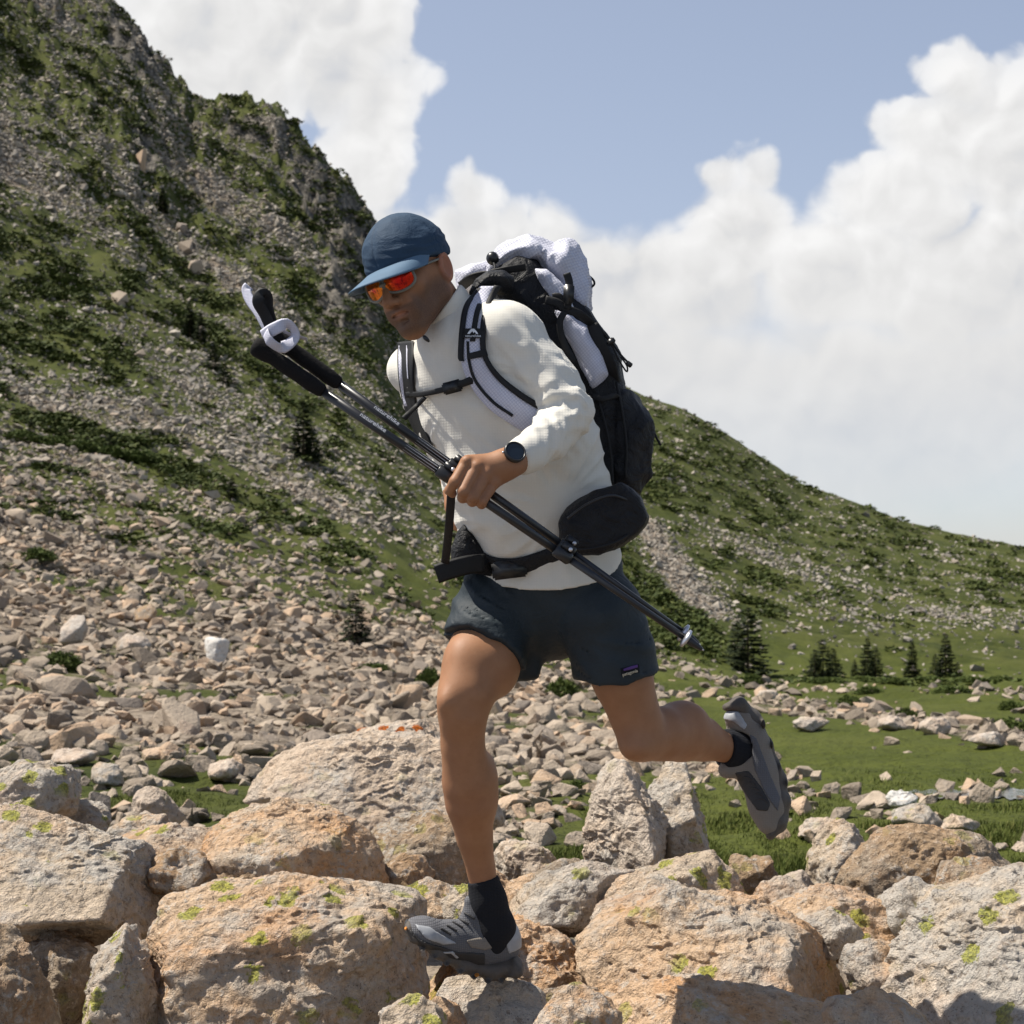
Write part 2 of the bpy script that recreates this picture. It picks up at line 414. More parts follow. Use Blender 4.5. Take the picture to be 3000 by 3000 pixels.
class Terrain:
    def __init__(s):
        nu, nr = 640, 540
        # columns spaced by the tangent of the bearing, rows by log distance
        s.px = np.concatenate([np.linspace(-2600, -60, 110), np.linspace(-50, 3050, nu - 220), np.linspace(3060, 5600, 110)])
        s.lY = np.concatenate([np.linspace(math.log(1.2), math.log(400), nr - 60), np.linspace(math.log(404), math.log(6000), 60)])
        cx = np.array(sorted(COLS)); tab = np.array([NEAR + COLS[c] for c in cx], float)
        lk = np.log(YK)
        inner = s.lY[s.lY <= math.log(400.5)]
        A = np.array([np.interp(inner, lk, row) for row in tab])                    # columns x rows
        B = np.array([np.interp(s.px, cx, A[:, j]) for j in range(A.shape[1])]).T   # px x rows
        def blur(M, sig, ax):
            r = int(sig * 3); k = np.exp(-0.5 * (np.arange(-r, r + 1) / sig) ** 2); k /= k.sum()
            pad = [(0, 0), (0, 0)]; pad[ax] = (r, r); Q = np.pad(M, pad, mode='edge')
            return np.apply_along_axis(lambda v: np.convolve(v, k, 'valid'), ax, Q)
        B = blur(blur(B, 7, 1), 9, 0)
        rx, ry = np.array(RIDGE, float).T
        ridge = np.interp(s.px, rx, ry)
        w = sstep(inner, math.log(150), math.log(400)) ** 2
        B = B + (ridge - B[:, -1])[:, None] * w[None, :]
        Y = np.exp(inner)
        u = (s.px - 1500) / FPX
        Z = CAM[2] + (HORIZON - B) / FPX * Y[None, :]
        # behind the ridge the ground falls away
        Yo = np.exp(s.lY[len(inner):])
        zr = Z[:, -1:]
        drop = np.interp(Yo, [400, 430, 520, 800, 1500, 6000], [0, 8, 60, 150, 190, 330])
        Zo = zr - drop[None, :] * (1 + np.maximum(zr, 0) / 120)
        s.Y = np.concatenate([Y, Yo]); s.u = u
        s.Z0 = np.concatenate([Z, Zo], 1)
        UX, YY = np.meshgrid(u, s.Y, indexing='ij')
        X = UX * YY
        s.PX = np.repeat(s.px[:, None], len(s.Y), 1)
        pts = np.stack([X, YY, s.Z0], -1).reshape(-1, 3)
        s.PY = (HORIZON - (s.Z0 - CAM[2]) / YY * FPX)
        n1 = fbm(pts * 0.035, 5).reshape(X.shape); n2 = fbm(pts * 0.22 + 40, 4).reshape(X.shape); n3 = fbm(pts * 1.1 + 9, 3).reshape(X.shape)
        amp1 = sstep(YY, 60, 260) * 2.6; amp2 = sstep(YY, 14, 90) * 0.55; amp3 = sstep(YY, 4.5, 12) * 0.07
        # crags on the steep left mountain near its crest
        leftm = sstep(s.PX, 1330, 1100) * sstep(YY, 180, 330)
        crag = (1 - np.abs(fbm(pts * np.array([0.09, 0.06, 0.05]) + 5, 4)).reshape(X.shape) * 2.2)
        crag2 = fbm(pts * np.array([0.16, 0.10, 0.10]) + 25, 4).reshape(X.shape)
        dz = n1 * amp1 * (0.35 + 1.3 * leftm) + n2 * amp2 + n3 * amp3 + leftm * (np.clip(crag, 0, 1) ** 2 * 3.0 + crag2 * 1.1)
        hillr = sstep(s.PX, 1700, 2000) * sstep(YY, 150, 300)
        dz = dz * (1 - 0.6 * hillr)
        s.Z = s.Z0 + dz
        s.crag = leftm * (np.clip(crag, 0, 1) ** 2)
        s.X = X; s.YY = YY
        s.PY = (HORIZON - (s.Z - CAM[2]) / YY * FPX)
        s.masks()
    def masks(s):
        px, py, Y = s.PX, s.PY, s.YY
        pts = np.stack([s.X, Y, s.Z], -1).reshape(-1, 3); sh = px.shape
        fb = lambda k, o=4, off=0: fbm(pts * np.asarray(k) + off, o).reshape(sh)
        # streaks that follow the fall line (down to the lower right of the mountain)
        fall = (pts[:, 0] - pts[:, 1]) * 0.7; across = (pts[:, 0] + pts[:, 1]) * 0.7
        streak = fbm(np.stack([across * 0.085, fall * 0.014, np.zeros(len(pts))], 1), 4).reshape(sh)
        fine = fbm(np.stack([across * 0.45, fall * 0.09, np.ones(len(pts))], 1), 3).reshape(sh)
        patch = fb(0.045, 4, 60); small = fb(0.35, 3, 12)
        mount = 0.36 + 0.75 * streak + 0.30 * patch + 0.20 * small + 0.22 * fine
        # lower talus: nearly all stone
        line = np.interp(px, [0, 400, 800, 1100, 1300, 1500, 1700], [1420, 1560, 1740, 1860, 1900, 1960, 2010])
        tal = sstep(py, line - 150, line + 60)
        talus = 1.02 + 0.75 * fb(0.12, 3, 33)
        left = mount * (1 - tal) + talus * tal
        # grassy bench above the talus and the small green slope behind the runner
        def blob(x, y, rx, ry, rot=0.0):
            c, q = math.cos(rot), math.sin(rot); dx, dy = px - x, py - y
            a = (dx * c + dy * q) / rx; b_ = (-dx * q + dy * c) / ry
            return np.clip(1.25 - np.sqrt(a * a + b_ * b_), 0, 1)
        strip = blob(1210, 1690, 210, 70, 0.5); green = 2.2 * strip + 1.0 * blob(380, 1330, 420, 60, 0.25) + 1.0 * blob(480, 1660, 190, 26, 0.45) + 0.8 * blob(180, 1960, 170, 70, 0.1)
        green += 0.9 * blob(150, 1700, 170, 40, 0.4) + 0.8 * blob(500, 1450, 260, 70, 0.55) + 0.7 * blob(900, 1560, 240, 60, 0.5) + 1.0 * blob(1350, 1400, 260, 60, 0.75)
        green += 1.0 * blob(250, 1000, 330, 60, 0.7) + 0.8 * blob(820, 1150, 420, 50, 0.75) + 0.9 * blob(60, 720, 200, 60, 0.7) + 0.8 * blob(960, 700, 160, 70, 1.0)
        grey = 0.9 * blob(250, 1230, 330, 45, 0.25) + 0.8 * blob(620, 800, 380, 40, 0.8) + 0.7 * blob(150, 520, 330, 50, 0.75) + 0.7 * blob(700, 1300, 420, 40, 0.6) + 0.6 * blob(1000, 1350, 330, 35, 0.65) + 0.5 * blob(500, 420, 260, 60, 0.7)
        left = left - green * 0.5 + grey * 0.5 + s.crag * 0.1
        # right-hand hill: green with loose stones and one tongue of scree
        hill = 0.10 + 0.35 * patch + 0.35 * small
        tongue = np.clip(1.2 - np.abs(px - np.interp(py, [1400, 1550, 1750, 1980, 2000], [1790, 1890, 2030, 2230, 2240])) / np.interp(py, [1400, 1600, 1980], [50, 75, 105]), 0, 1) * sstep(py, 1430, 1560) * sstep(py, 2005, 1975)
        hill = hill + 1.3 * tongue + 0.45 * blob(2650, 1760, 520, 45, 0.35) + 0.4 * blob(2350, 1700, 420, 40, 0.5) + 0.4 * blob(2500, 1930, 420, 40, 0.1)
        # meadow below it: stone bands
        mead = -0.45 + 0.5 * fb(0.5, 3, 3)
        b1 = np.interp(px, [1500, 1900, 2150, 2350, 2600, 3000], [2200, 2190, 2240, 2310, 2400, 2450])
        b1w = np.interp(px, [1500, 1900, 2300, 2700, 3000], [170, 150, 80, 40, 30])
        b2 = np.interp(px, [1700, 2080, 2400, 2700, 3000, 3600], [1990, 2050, 2085, 2120, 2170, 2230]); b2w = np.interp(px, [1700, 2100, 2500, 3000], [40, 22, 34, 48])
        b3 = np.interp(px, [1750, 1900, 2100, 2300], [1850, 1920, 1990, 2030]); b3w = np.interp(px, [1750, 2100, 2300], [50, 30, 8])
        mead = mead + 1.4 * np.clip(1.25 - np.abs(py - b1) / b1w, 0, 1) + 1.5 * np.clip(1.3 - np.abs(py - b2) / b2w, 0, 1) + 1.1 * np.clip(1.2 - np.abs(py - b3) / b3w, 0, 1)
        bank = blob(2700, 2240, 330, 55, 0.05); mead = mead - 0.9 * bank
        bank2 = blob(2450, 2350, 150, 30, 0.1) + blob(1600, 2380, 170, 60, 0) + blob(1980, 2020, 160, 40, 0.35) + 1.2 * blob(2150, 2480, 260, 80, 0.1) + blob(2900, 2440, 150, 40, 0); mead = mead - 0.9 * bank2
        mead = mead + 1.5 * blob(2880, 2345, 330, 26, 0.03) + 1.2 * blob(2850, 2305, 330, 14, 0.02)
        ismead = sstep(Y, 175, 140)
        right = hill * (1 - ismead) + mead * ismead
        wr = sstep(px, 1560, 1900)
        sc = left * (1 - wr) + right * wr
        near = sstep(Y, 10.5, 8.0); sc = sc * (1 - near) - 0.2 * near + 1.4 * sstep(Y, 7.3, 6.3)
        sc = sc - 1.0 * blob(720, 2360, 420, 40, 0.02)
        s.cliff = np.clip(blob(1040, 830, 130, 230, 0.15) + blob(930, 560, 170, 90, 0.9) + blob(410, 100, 150, 130, 0.6) + blob(760, 370, 120, 50, 0.2) + 0.7 * blob(560, 760, 60, 130, -0.3) + 0.7 * blob(420, 420, 50, 110, -0.3), 0, 1)
        sc = sc - 0.45 * s.cliff
        s.scree = np.clip(sc, 0, 1.2)
        s.lush = np.clip(wr * ismead * 0.9 + 0.6 * green * (1 - wr) * 0.6, 0, 1)
        # dark juniper cover
        jn = fb(0.16, 3, 77)
        s.scrub = np.clip((0.45 - s.scree) * 1.3 + 0.9 * jn + 0.5 * fine, 0, 1) * np.where(px < 1600, 0.9, 0.85) * sstep(Y, 60, 110) * (1 - np.clip(strip * 1.5, 0, 1)) * (1 - 0.9 * sstep(px, 2050, 2130) * sstep(py, 1800, 1850) * sstep(py, 2010, 1995))
        s.lushbank = bank * ismead
    def mesh(s):
        nu, nr = s.X.shape
        V = np.stack([s.X, s.YY, s.Z], -1).reshape(-1, 3)
        i = np.arange(nu - 1)[:, None] * nr + np.arange(nr - 1)[None, :]; i = i.ravel()
        F = np.stack([i, i + nr, i + nr + 1, i + 1], 1)
        return mesh_np('terrain', V, F, {'scree': s.scree.ravel(), 'lush': s.lush.ravel(), 'cliff': s.cliff.ravel()}, True)
    def z_at(s, x, y):
        """height of the ground (bilinear in bearing and log distance)"""
        x = np.atleast_1d(np.asarray(x, float)); y = np.atleast_1d(np.asarray(y, float))
        a = np.interp(1500 + FPX * x / y, s.px, np.arange(len(s.px))); b = np.interp(np.log(y), np.log(s.Y), np.arange(len(s.Y)))
        i = np.clip(a.astype(int), 0, len(s.px) - 2); j = np.clip(b.astype(int), 0, len(s.Y) - 2); fa = a - i; fb_ = b - j
        Z = s.Z
        return (Z[i, j] * (1 - fa) + Z[i + 1, j] * fa) * (1 - fb_) + (Z[i, j + 1] * (1 - fa) + Z[i + 1, j + 1] * fa) * fb_
    def hit(s, px, py, ymin=6.0):
        """first ground point seen through a pixel"""
        a = np.interp(px, s.px, np.arange(len(s.px))); i = int(a); f = a - i
        col = s.PY[i] * (1 - f) + s.PY[min(i + 1, len(s.px) - 1)] * f
        ok = np.where((col <= py) & (s.Y > ymin))[0]
        j = ok[0] if len(ok) else int(np.argmin(col[:580]))
        j0 = max(j - 1, 0); t = 0 if col[j0] == col[j] else np.clip((col[j0] - py) / (col[j0] - col[j]), 0, 1)
        Y = s.Y[j0] * (1 - t) + s.Y[j] * t
        x = (px - 1500) / FPX * Y
        return np.array([x, Y, s.z_at(x, Y)[0]])
T = Terrain()
link('hillside_ground', T.mesh(), M_TERRAIN, kind='structure')

# ------------------------------------------------------------------ boulders of the foreground
def hull2d(pts):
    pts = sorted(map(tuple, pts))
    def half(ps):
        h = []
        for p in ps:
            while len(h) > 1 and (h[-1][0] - h[-2][0]) * (p[1] - h[-2][1]) - (h[-1][1] - h[-2][1]) * (p[0] - h[-2][0]) <= 0: h.pop()
            h.append(p)
        return h
    a = half(pts); b = half(pts[::-1]); return a[:-1] + b[:-1]

def rock_shape(outline, Y, depth, fronts, level, seed, p=46, rough=1.0, tilt=0.36):
    """a weathered block whose outline, seen square on at distance Y, is the given one"""
    r_ = np.random.default_rng(seed)
    W = np.array([P(x, y, Y) for x, y in outline]); W = W.mean(0) + (W - W.mean(0)) * 1.13
    h = hull2d([(w[0], w[2]) for w in W])
    h = np.array(h); c = np.array([h[:, 0].mean(), Y, h[:, 1].mean()])
    size = math.sqrt((np.ptp(h[:, 0])) * (np.ptp(h[:, 1])))
    pl = []
    for a, b in zip(h, np.roll(h, -1, 0)):
        e = b - a; n = np.array([e[1], -e[0]]); L = np.linalg.norm(n)
        if L < 1e-6: continue
        n /= L
        for sy in (-1, 1):
            v = np.array([n[0], sy * tilt * r_.uniform(0.5, 1.3), n[1]])
            d = np.dot(v, np.array([a[0], Y, a[1]]) - c); k = np.linalg.norm(v); pl.append((v / k, d / k))
    for (n, f) in fronts:
        n = np.array(n, float); n /= np.linalg.norm(n); pl.append((n, f * depth))
    pl.append((np.array([0.1, 0.95, 0.3]) / np.linalg.norm([0.1, 0.95, 0.3]), depth)); pl.append((np.array([0, 0, -1.0]), c[2] - h[:, 1].min() + 0.15))
    for _ in range(7):                                   # broken-off corners
        n = r_.normal(size=3); n[1] = -abs(n[1]); n /= np.linalg.norm(n)
        if n[2] < -0.3: continue
        sup = min(d_ / max(float(n_ @ n), 1e-3) for n_, d_ in pl if n_ @ n > 0.05); pl.append((n, sup * r_.uniform(0.89, 0.985)))
    V, F = ico(level)
    q = np.zeros(len(V))
    for n, d in pl:
        q += np.clip(V @ n.astype(np.float32), 0, None).astype(float) ** p / max(d, 0.02) ** p
    r = q ** (-1.0 / p)
    B = V * r[:, None]
    off = r_.uniform(0, 50, 3)
    s = max(size, 0.12)
    lump = fbm(B * (2.2 / s) + off, 3) * 0.028 * s
    strata = fbm(B * np.array([3.0, 3.0, 9.0]) / s * 1.2 + off + 7, 4); chip = -np.clip(np.abs(strata) * 2 - 0.05, -0.05, 0.22) * 0.050 * s
    grain = fbm(B * 16 + off, 4) * 0.011
    pit = -np.clip(fbm(B * 9 + off + 3, 4) - 0.28, 0, 1) * 0.022
    cell = fbm(B * 38 + off, 2) * 0.0035
    B = B * (1 + ((lump + (chip + grain + pit + cell) * rough) / np.maximum(r, 0.05)))[:, None]
    return B, F, c

UP = (-0.08, -0.48, 0.87); FR = (0.05, -0.82, 0.57); UPR = (0.35, -0.55, 0.75); UPL = (-0.4, -0.55, 0.73); DN = (0.1, -0.9, -0.4); SIDE = (0.75, -0.62, 0.1)
F0 = [(UP, 0.62), (FR, 0.95)]
BOULDERS = [
 # outline, Y, depth, fronts, level, material, label
 ([(450, 3080), (440, 2900), (470, 2730), (530, 2640), (640, 2578), (780, 2592), (1000, 2585), (1150, 2592), (1215, 2640), (1245, 2760), (1235, 2900), (1190, 3080)], 3.62, 0.42, [((-0.12, -0.66, 0.74), 0.40), ((0.1, -0.97, 0.22), 0.85), ((0.85, -0.5, 0.1), 1.15)], 7, 'M_GRANITE', 'broad pink granite boulder with yellow lichen beside the toe of the front shoe'),
 ([(-260, 2480), (-150, 2400), (20, 2375), (160, 2395), (300, 2440), (430, 2490), (520, 2560), (528, 2620), (490, 2690), (430, 2740), (200, 2760), (-200, 2800)], 3.95, 0.40, [((-0.1, -0.50, 0.86), 0.28), ((0.25, -0.92, -0.28), 0.70)], 7, 'M_GRANITE_GREY', 'large grey lichen-spotted boulder overhanging the dark gap beside the pointed slab'),
 ([(-120, 2300), (0, 2262), (60, 2235), (190, 2245), (228, 2300), (222, 2370), (160, 2405), (-100, 2470)], 4.9, 0.35, [(UP, 0.4), ((0.6, -0.78, -0.1), 0.7)], 6, 'M_GRANITE_GREY', 'rounded grey boulder between the scree and the overhanging grey boulder'),
 ([(590, 2500), (640, 2420), (760, 2348), (830, 2348), (900, 2395), (1020, 2405), (1085, 2470), (1112, 2600), (900, 2650), (640, 2620)], 4.35, 0.40, [((-0.1, -0.55, 0.82), 0.34), ((0.3, -0.92, 0.2), 0.75), (SIDE, 1.0)], 7, 'M_GRANITE_ORANGE', 'orange-stained domed boulder with a grey broken side in front of the pale slab'),
 ([(310, 2480), (360, 2425), (480, 2415), (610, 2410), (640, 2450), (640, 2540), (420, 2540)], 4.4, 0.30, [(UP, 0.4), (FR, 0.9)], 6, 'M_GRANITE', 'low flat boulder edged with lichen between the grassy strip and the grey boulder'),
 ([(750, 2345), (800, 2250), (880, 2190), (1010, 2155), (1200, 2150), (1320, 2180), (1390, 2260), (1440, 2400), (1330, 2460), (1090, 2440), (900, 2395)], 6.2, 0.75, [((-0.12, -0.60, 0.80), 0.22), ((0.1, -0.95, 0.3), 0.8)], 7, 'M_GRANITE_PALE', 'big smooth pale slab of granite tilted behind the front leg'),
 ([(1010, 2175), (1070, 2135), (1180, 2112), (1290, 2110), (1330, 2150), (1310, 2200), (1120, 2215)], 7.0, 0.4, F0, 6, 'M_GRANITE_RED', 'pale block capped with red lichen on top of the big smooth slab'),
 ([(1080, 2440), (1150, 2395), (1280, 2385), (1370, 2420), (1400, 2540), (1340, 2640), (1210, 2660), (1120, 2640)], 4.75, 0.36, [((-0.35, -0.75, 0.55), 0.5), ((0.2, -0.97, 0.1), 0.75)], 6, 'M_GRANITE_BROWN', 'brown rough boulder wedged in the gap between the pale slab and the front shin'),
 ([(1455, 2500), (1480, 2472), (1540, 2460), (1595, 2472), (1618, 2520), (1610, 2610), (1470, 2610)], 5.2, 0.22, F0, 6, 'M_GRANITE_PALE', 'small whitish rounded boulder beside the front sock and the grass'),
 ([(1710, 2560), (1722, 2420), (1745, 2280), (1768, 2215), (1812, 2228), (1905, 2320), (2000, 2440), (2050, 2580), (1900, 2620)], 5.0, 0.30, [((-0.25, -0.80, 0.55), 0.42), ((0.75, -0.6, 0.3), 0.75)], 7, 'M_GRANITE_PALE', 'tall pointed pale boulder with dark specks standing under the raised rear leg'),
 ([(1860, 2420), (1925, 2285), (1966, 2222), (2002, 2218), (2026, 2310), (2072, 2460), (2085, 2530), (1960, 2580)], 5.25, 0.26, [((-0.5, -0.6, 0.6), 0.5), ((0.8, -0.55, 0.1), 0.5)], 6, 'M_GRANITE_GREY', 'narrow pointed grey boulder leaning behind the tall pale boulder'),
 ([(1730, 2620), (1850, 2560), (1980, 2510), (2080, 2500), (2140, 2560), (2192, 2650), (2100, 2690), (1800, 2680)], 4.35, 0.30, [((-0.25, -0.5, 0.83), 0.35), ((0.55, -0.8, -0.1), 0.5)], 6, 'M_GRANITE_GREY', 'grey boulder with a shaded broken end at the foot of the tall pale boulder'),
 ([(1440, 2690), (1500, 2610), (1600, 2560), (1720, 2530), (1850, 2558), (1880, 2650), (1760, 2740), (1560, 2740)], 4.2, 0.34, [((-0.15, -0.55, 0.82), 0.3), (FR, 0.9)], 6, 'M_GRANITE_GREY', 'grey-topped boulder with lichen patches behind the heel of the front shoe'),
 ([(1705, 2760), (1720, 2660), (1790, 2595), (1950, 2590), (2120, 2640), (2340, 2700), (2480, 2790), (2540, 2930), (2480, 3100), (1850, 3100), (1740, 2900)], 3.75, 0.42, [((0.02, -0.60, 0.80), 0.36), ((0.0, -0.9, 0.42), 0.72)], 7, 'M_GRANITE', 'wide tan boulder with a lichen-rimmed hollow in the middle of the rocks'),
 ([(1230, 3100), (1235, 2860), (1300, 2790), (1420, 2735), (1520, 2690), (1610, 2720), (1730, 2820), (1810, 2930), (1840, 3100)], 3.95, 0.40, [((0.0, -0.62, 0.78), 0.26), ((0.1, -0.95, 0.3), 0.8)], 7, 'M_GRANITE_ORANGE', 'orange granite boulder directly under the front shoe'),
 ([(1650, 3150), (1760, 2985), (1900, 2890), (2080, 2868), (2260, 2900), (2420, 2960), (2520, 3150)], 3.3, 0.34, [((0.0, -0.45, 0.89), 0.35), (FR, 0.9)], 7, 'M_GRANITE_ORANGE', 'rust-coloured low boulder in front of the wide tan boulder'),
 ([(2470, 3120), (2540, 2930), (2620, 2760), (2700, 2655), (2850, 2585), (3000, 2545), (3200, 2530), (3330, 2700), (3330, 3120)], 3.6, 0.45, [((-0.15, -0.62, 0.77), 0.36), ((-0.1, -0.95, 0.3), 0.8)], 7, 'M_GRANITE_GREY', 'large pale grey boulder streaked with yellow lichen in front of the brown slab'),
 ([(2215, 2750), (2270, 2650), (2390, 2600), (2500, 2598), (2590, 2655), (2650, 2720), (2590, 2810), (2330, 2800)], 4.1, 0.32, [((-0.1, -0.58, 0.8), 0.35), ((0.2, -0.95, 0.15), 0.8)], 6, 'M_GRANITE', 'low humped boulder with lichen between the tan boulder and the brown slab'),
 ([(2455, 2620), (2470, 2560), (2540, 2480), (2610, 2425), (2700, 2425), (2840, 2452), (2965, 2545), (2940, 2640), (2640, 2720)], 4.7, 0.30, [((0.12, -0.93, -0.02), 0.40), ((-0.2, -0.3, 0.93), 0.75)], 6, 'M_GRANITE_BROWN', 'upright brown slab with a wide shaded face behind the low humped boulder'),
 ([(2366, 2620), (2368, 2500), (2400, 2440), (2445, 2398), (2495, 2418), (2535, 2500), (2510, 2590), (2440, 2620)], 5.5, 0.26, [((0.35, -0.9, -0.15), 0.40), ((-0.3, -0.3, 0.9), 0.7)], 6, 'M_GRANITE_GREY', 'upright grey boulder with a dark hollow face beside the brown slab'),
 ([(2125, 2590), (2150, 2535), (2210, 2525), (2280, 2590), (2260, 2640), (2150, 2640)], 5.0, 0.2, F0, 6, 'M_GRANITE_PALE', 'small pale block between the shaded grey boulder and the meadow'),
 ([(2270, 2620), (2310, 2560), (2345, 2548), (2380, 2590), (2370, 2640)], 5.1, 0.16, F0, 5, 'M_GRANITE_PALE', 'little pale boulder at the foot of the upright grey boulder'),
 ([(205, 3080), (250, 2900), (300, 2770), (345, 2700), (378, 2692), (425, 2790), (452, 2890), (465, 3080)], 3.45, 0.22, [((-0.35, -0.85, 0.4), 0.5), ((0.8, -0.55, 0.1), 0.7)], 6, 'M_GRANITE_GREY', 'pointed upright slab of pale granite wedged below the overhanging grey boulder'),
 ([(-260, 3120), (-200, 2760), (0, 2700), (60, 2760), (120, 2880), (190, 3120)], 3.3, 0.30, [((-0.2, -0.75, 0.6), 0.5), ((0.7, -0.6, 0.3), 0.8)], 6, 'M_GRANITE_BROWN', 'brownish sloping boulder beside the pointed slab and below the overhanging grey boulder'),
 ([(30, 2980), (60, 2800), (150, 2735), (270, 2790), (290, 2900), (230, 3060), (60, 3100)], 3.7, 0.24, [((0.0, -0.8, 0.5), 0.6), (SIDE, 0.8)], 6, 'M_GRANITE_BROWN', 'rough brown boulder in the shade of the overhanging grey boulder'),
 ([(378, 2398), (398, 2330), (440, 2308), (480, 2318), (548, 2400), (470, 2420)], 6.6, 0.25, F0, 5, 'M_GRANITE_PALE', 'pale pointed boulder lying in the grassy strip'),
]
n_b = 0
# rubble filling the gaps between the big boulders
SHORT = ['broad pink boulder', 'overhanging grey boulder', 'rounded grey boulder', 'orange-stained domed boulder', 'low flat boulder', 'big smooth pale slab', 'red lichen block', 'brown rough boulder', 'small whitish boulder', 'tall pointed pale boulder', 'narrow pointed grey boulder', 'shaded grey boulder', 'grey-topped boulder', 'wide tan boulder', 'orange boulder', 'rust-coloured low boulder', 'large pale grey boulder', 'low humped boulder', 'upright brown slab', 'upright grey boulder', 'small pale block', 'little pale boulder', 'pointed upright slab', 'brownish boulder', 'rough brown boulder', 'pale pointed boulder']
CEN = np.array([P(np.mean([q[0] for q in bb[0]]), np.mean([q[1] for q in bb[0]]), bb[1]) for bb in BOULDERS])
seen_fill = {}
FILL = [(1290, 3010, 3.5, 180), (1200, 3000, 3.3, 190), (520, 2560, 4.15, 190), (560, 2700, 3.75, 150), (1260, 2660, 4.15, 210), (1380, 2650, 4.05, 160), (1180, 2560, 4.5, 150), (2140, 2680, 3.95, 190), (2580, 2840, 3.75, 200), (2430, 2740, 4.0, 170),
        (1660, 2600, 4.45, 200), (1560, 2640, 4.5, 200), (2300, 2650, 4.4, 180), (2680, 2680, 4.2, 230), (2860, 2620, 4.5, 260), (330, 2560, 4.2, 170), (60, 2560, 4.3, 240),
        (980, 2560, 4.4, 200), (700, 2600, 4.2, 260), (1900, 2650, 4.2, 240), (2040, 2600, 4.6, 200), (1445, 2975, 3.62, 330), (1680, 2960, 3.5, 200), (1700, 3010, 3.2, 260), (2560, 3000, 3.3, 260), (900, 2420, 4.9, 200), (1330, 2540, 5.0, 170), (1420, 2600, 4.8, 150), (420, 2440, 4.9, 160), (250, 2400, 5.1, 150), (2200, 2560, 4.9, 150)]
for k, (x, y, Y, w) in enumerate(FILL):
    rr = np.random.default_rng(900 + k); ol = [(x + w * 0.56 * rr.uniform(0.8, 1.1) * cos(a_), y - w * 0.42 * rr.uniform(0.8, 1.1) * sin(a_)) for a_ in np.linspace(0, 2 * pi, 9)[:-1]]
    dd = np.argsort(np.linalg.norm(CEN - P(x, y, Y), axis=1)); key = None
    for i2 in range(1, 8):
        key = (SHORT[dd[0]], SHORT[dd[i2]])
        if key not in seen_fill: break
    seen_fill[key] = 1; lab2 = '%s block wedged between the %s and the %s' % (('pink', 'grey', 'brown', 'orange')[k % 4], key[0], key[1])
    Y = Y + (0.25 if k not in (0, 1, 21, 23, 24) else 0.0)
    B, F, c = rock_shape(ol, Y, 0.5 * w * Y / FPX, [((rr.uniform(-.3, .3), -0.6, 0.75), rr.uniform(.5, .8)), ((rr.uniform(-.5, .5), -0.9, 0.1), 0.9)], 5, 900 + k)
    link('boulder', mesh_np('boulder', B, F, None, True), (M_GRANITE, M_GRANITE_GREY, M_GRANITE_BROWN, M_GRANITE_ORANGE)[k % 4], label=lab2, cat='boulder', group='blocks filling the gaps between boulders', loc=c)
for k, (ol, Y, dp, fr, lv, mt, lab) in enumerate(BOULDERS):
    push = float(np.interp(Y, [3.2, 3.8, 4.5, 5.5], [0.28, 0.42, 0.30, 0.15])); dp = dp * 1.45
    B, F, c = rock_shape(ol, Y + push, dp, [((n_[0], n_[1] * 0.85, 0.64) if 0.12 <= n_[2] <= 0.45 and abs(n_[0]) < 0.5 else n_, f_ * (0.85 if n_[2] > 0.5 else 1.0)) for n_, f_ in fr], lv, 100 + k)
    me = mesh_np('boulder', B, F, None, True)
    link('boulder', me, globals()[mt], label=lab, cat='boulder', loc=c)

# ------------------------------------------------------------------ loose stones
def hull_stone(seed, n=12, jit=0.25):
    r_ = np.random.default_rng(seed); p = r_.normal(size=(n, 3)); p /= np.linalg.norm(p, axis=1)[:, None]; p *= (1 - r_.uniform(0, jit, n))[:, None]
    bm = bmesh.new()
    for q in p: bm.verts.new(q)
    r = bmesh.ops.convex_hull(bm, input=bm.verts)
    loose = [v for v in bm.verts if not v.link_faces]
    bmesh.ops.delete(bm, geom=loose, context='VERTS')
    bmesh.ops.triangulate(bm, faces=bm.faces)
    bmesh.ops.recalc_face_normals(bm, faces=bm.faces)
    bm.verts.index_update()
    V = np.array([v.co[:] for v in bm.verts]); F = np.array([[v.index for v in f.verts] for f in bm.faces]); bm.free()
    return V, F
HULLS = [hull_stone(300 + i, (10, 11, 12, 13, 14)[i % 5]) for i in range(24)] + [hull_stone(400 + i, 8, 0.35) for i in range(16)]

def rot_mats(n, r_, flat=0.5):
    """random turns, mostly about the upright axis with some tumbling"""
    a = r_.uniform(0, 2 * pi, n); b = r_.normal(0, flat, n); c = r_.normal(0, flat, n)
    Rz = np.zeros((n, 3, 3)); Rx = np.zeros((n, 3, 3)); Ry = np.zeros((n, 3, 3))
    Rz[:, 0, 0] = np.cos(a); Rz[:, 0, 1] = -np.sin(a); Rz[:, 1, 0] = np.sin(a); Rz[:, 1, 1] = np.cos(a); Rz[:, 2, 2] = 1
    Rx[:, 1, 1] = np.cos(b); Rx[:, 1, 2] = -np.sin(b); Rx[:, 2, 1] = np.sin(b); Rx[:, 2, 2] = np.cos(b); Rx[:, 0, 0] = 1
    Ry[:, 0, 0] = np.cos(c); Ry[:, 0, 2] = np.sin(c); Ry[:, 2, 0] = -np.sin(c); Ry[:, 2, 2] = np.cos(c); Ry[:, 1, 1] = 1
    return Ry @ Rx @ Rz

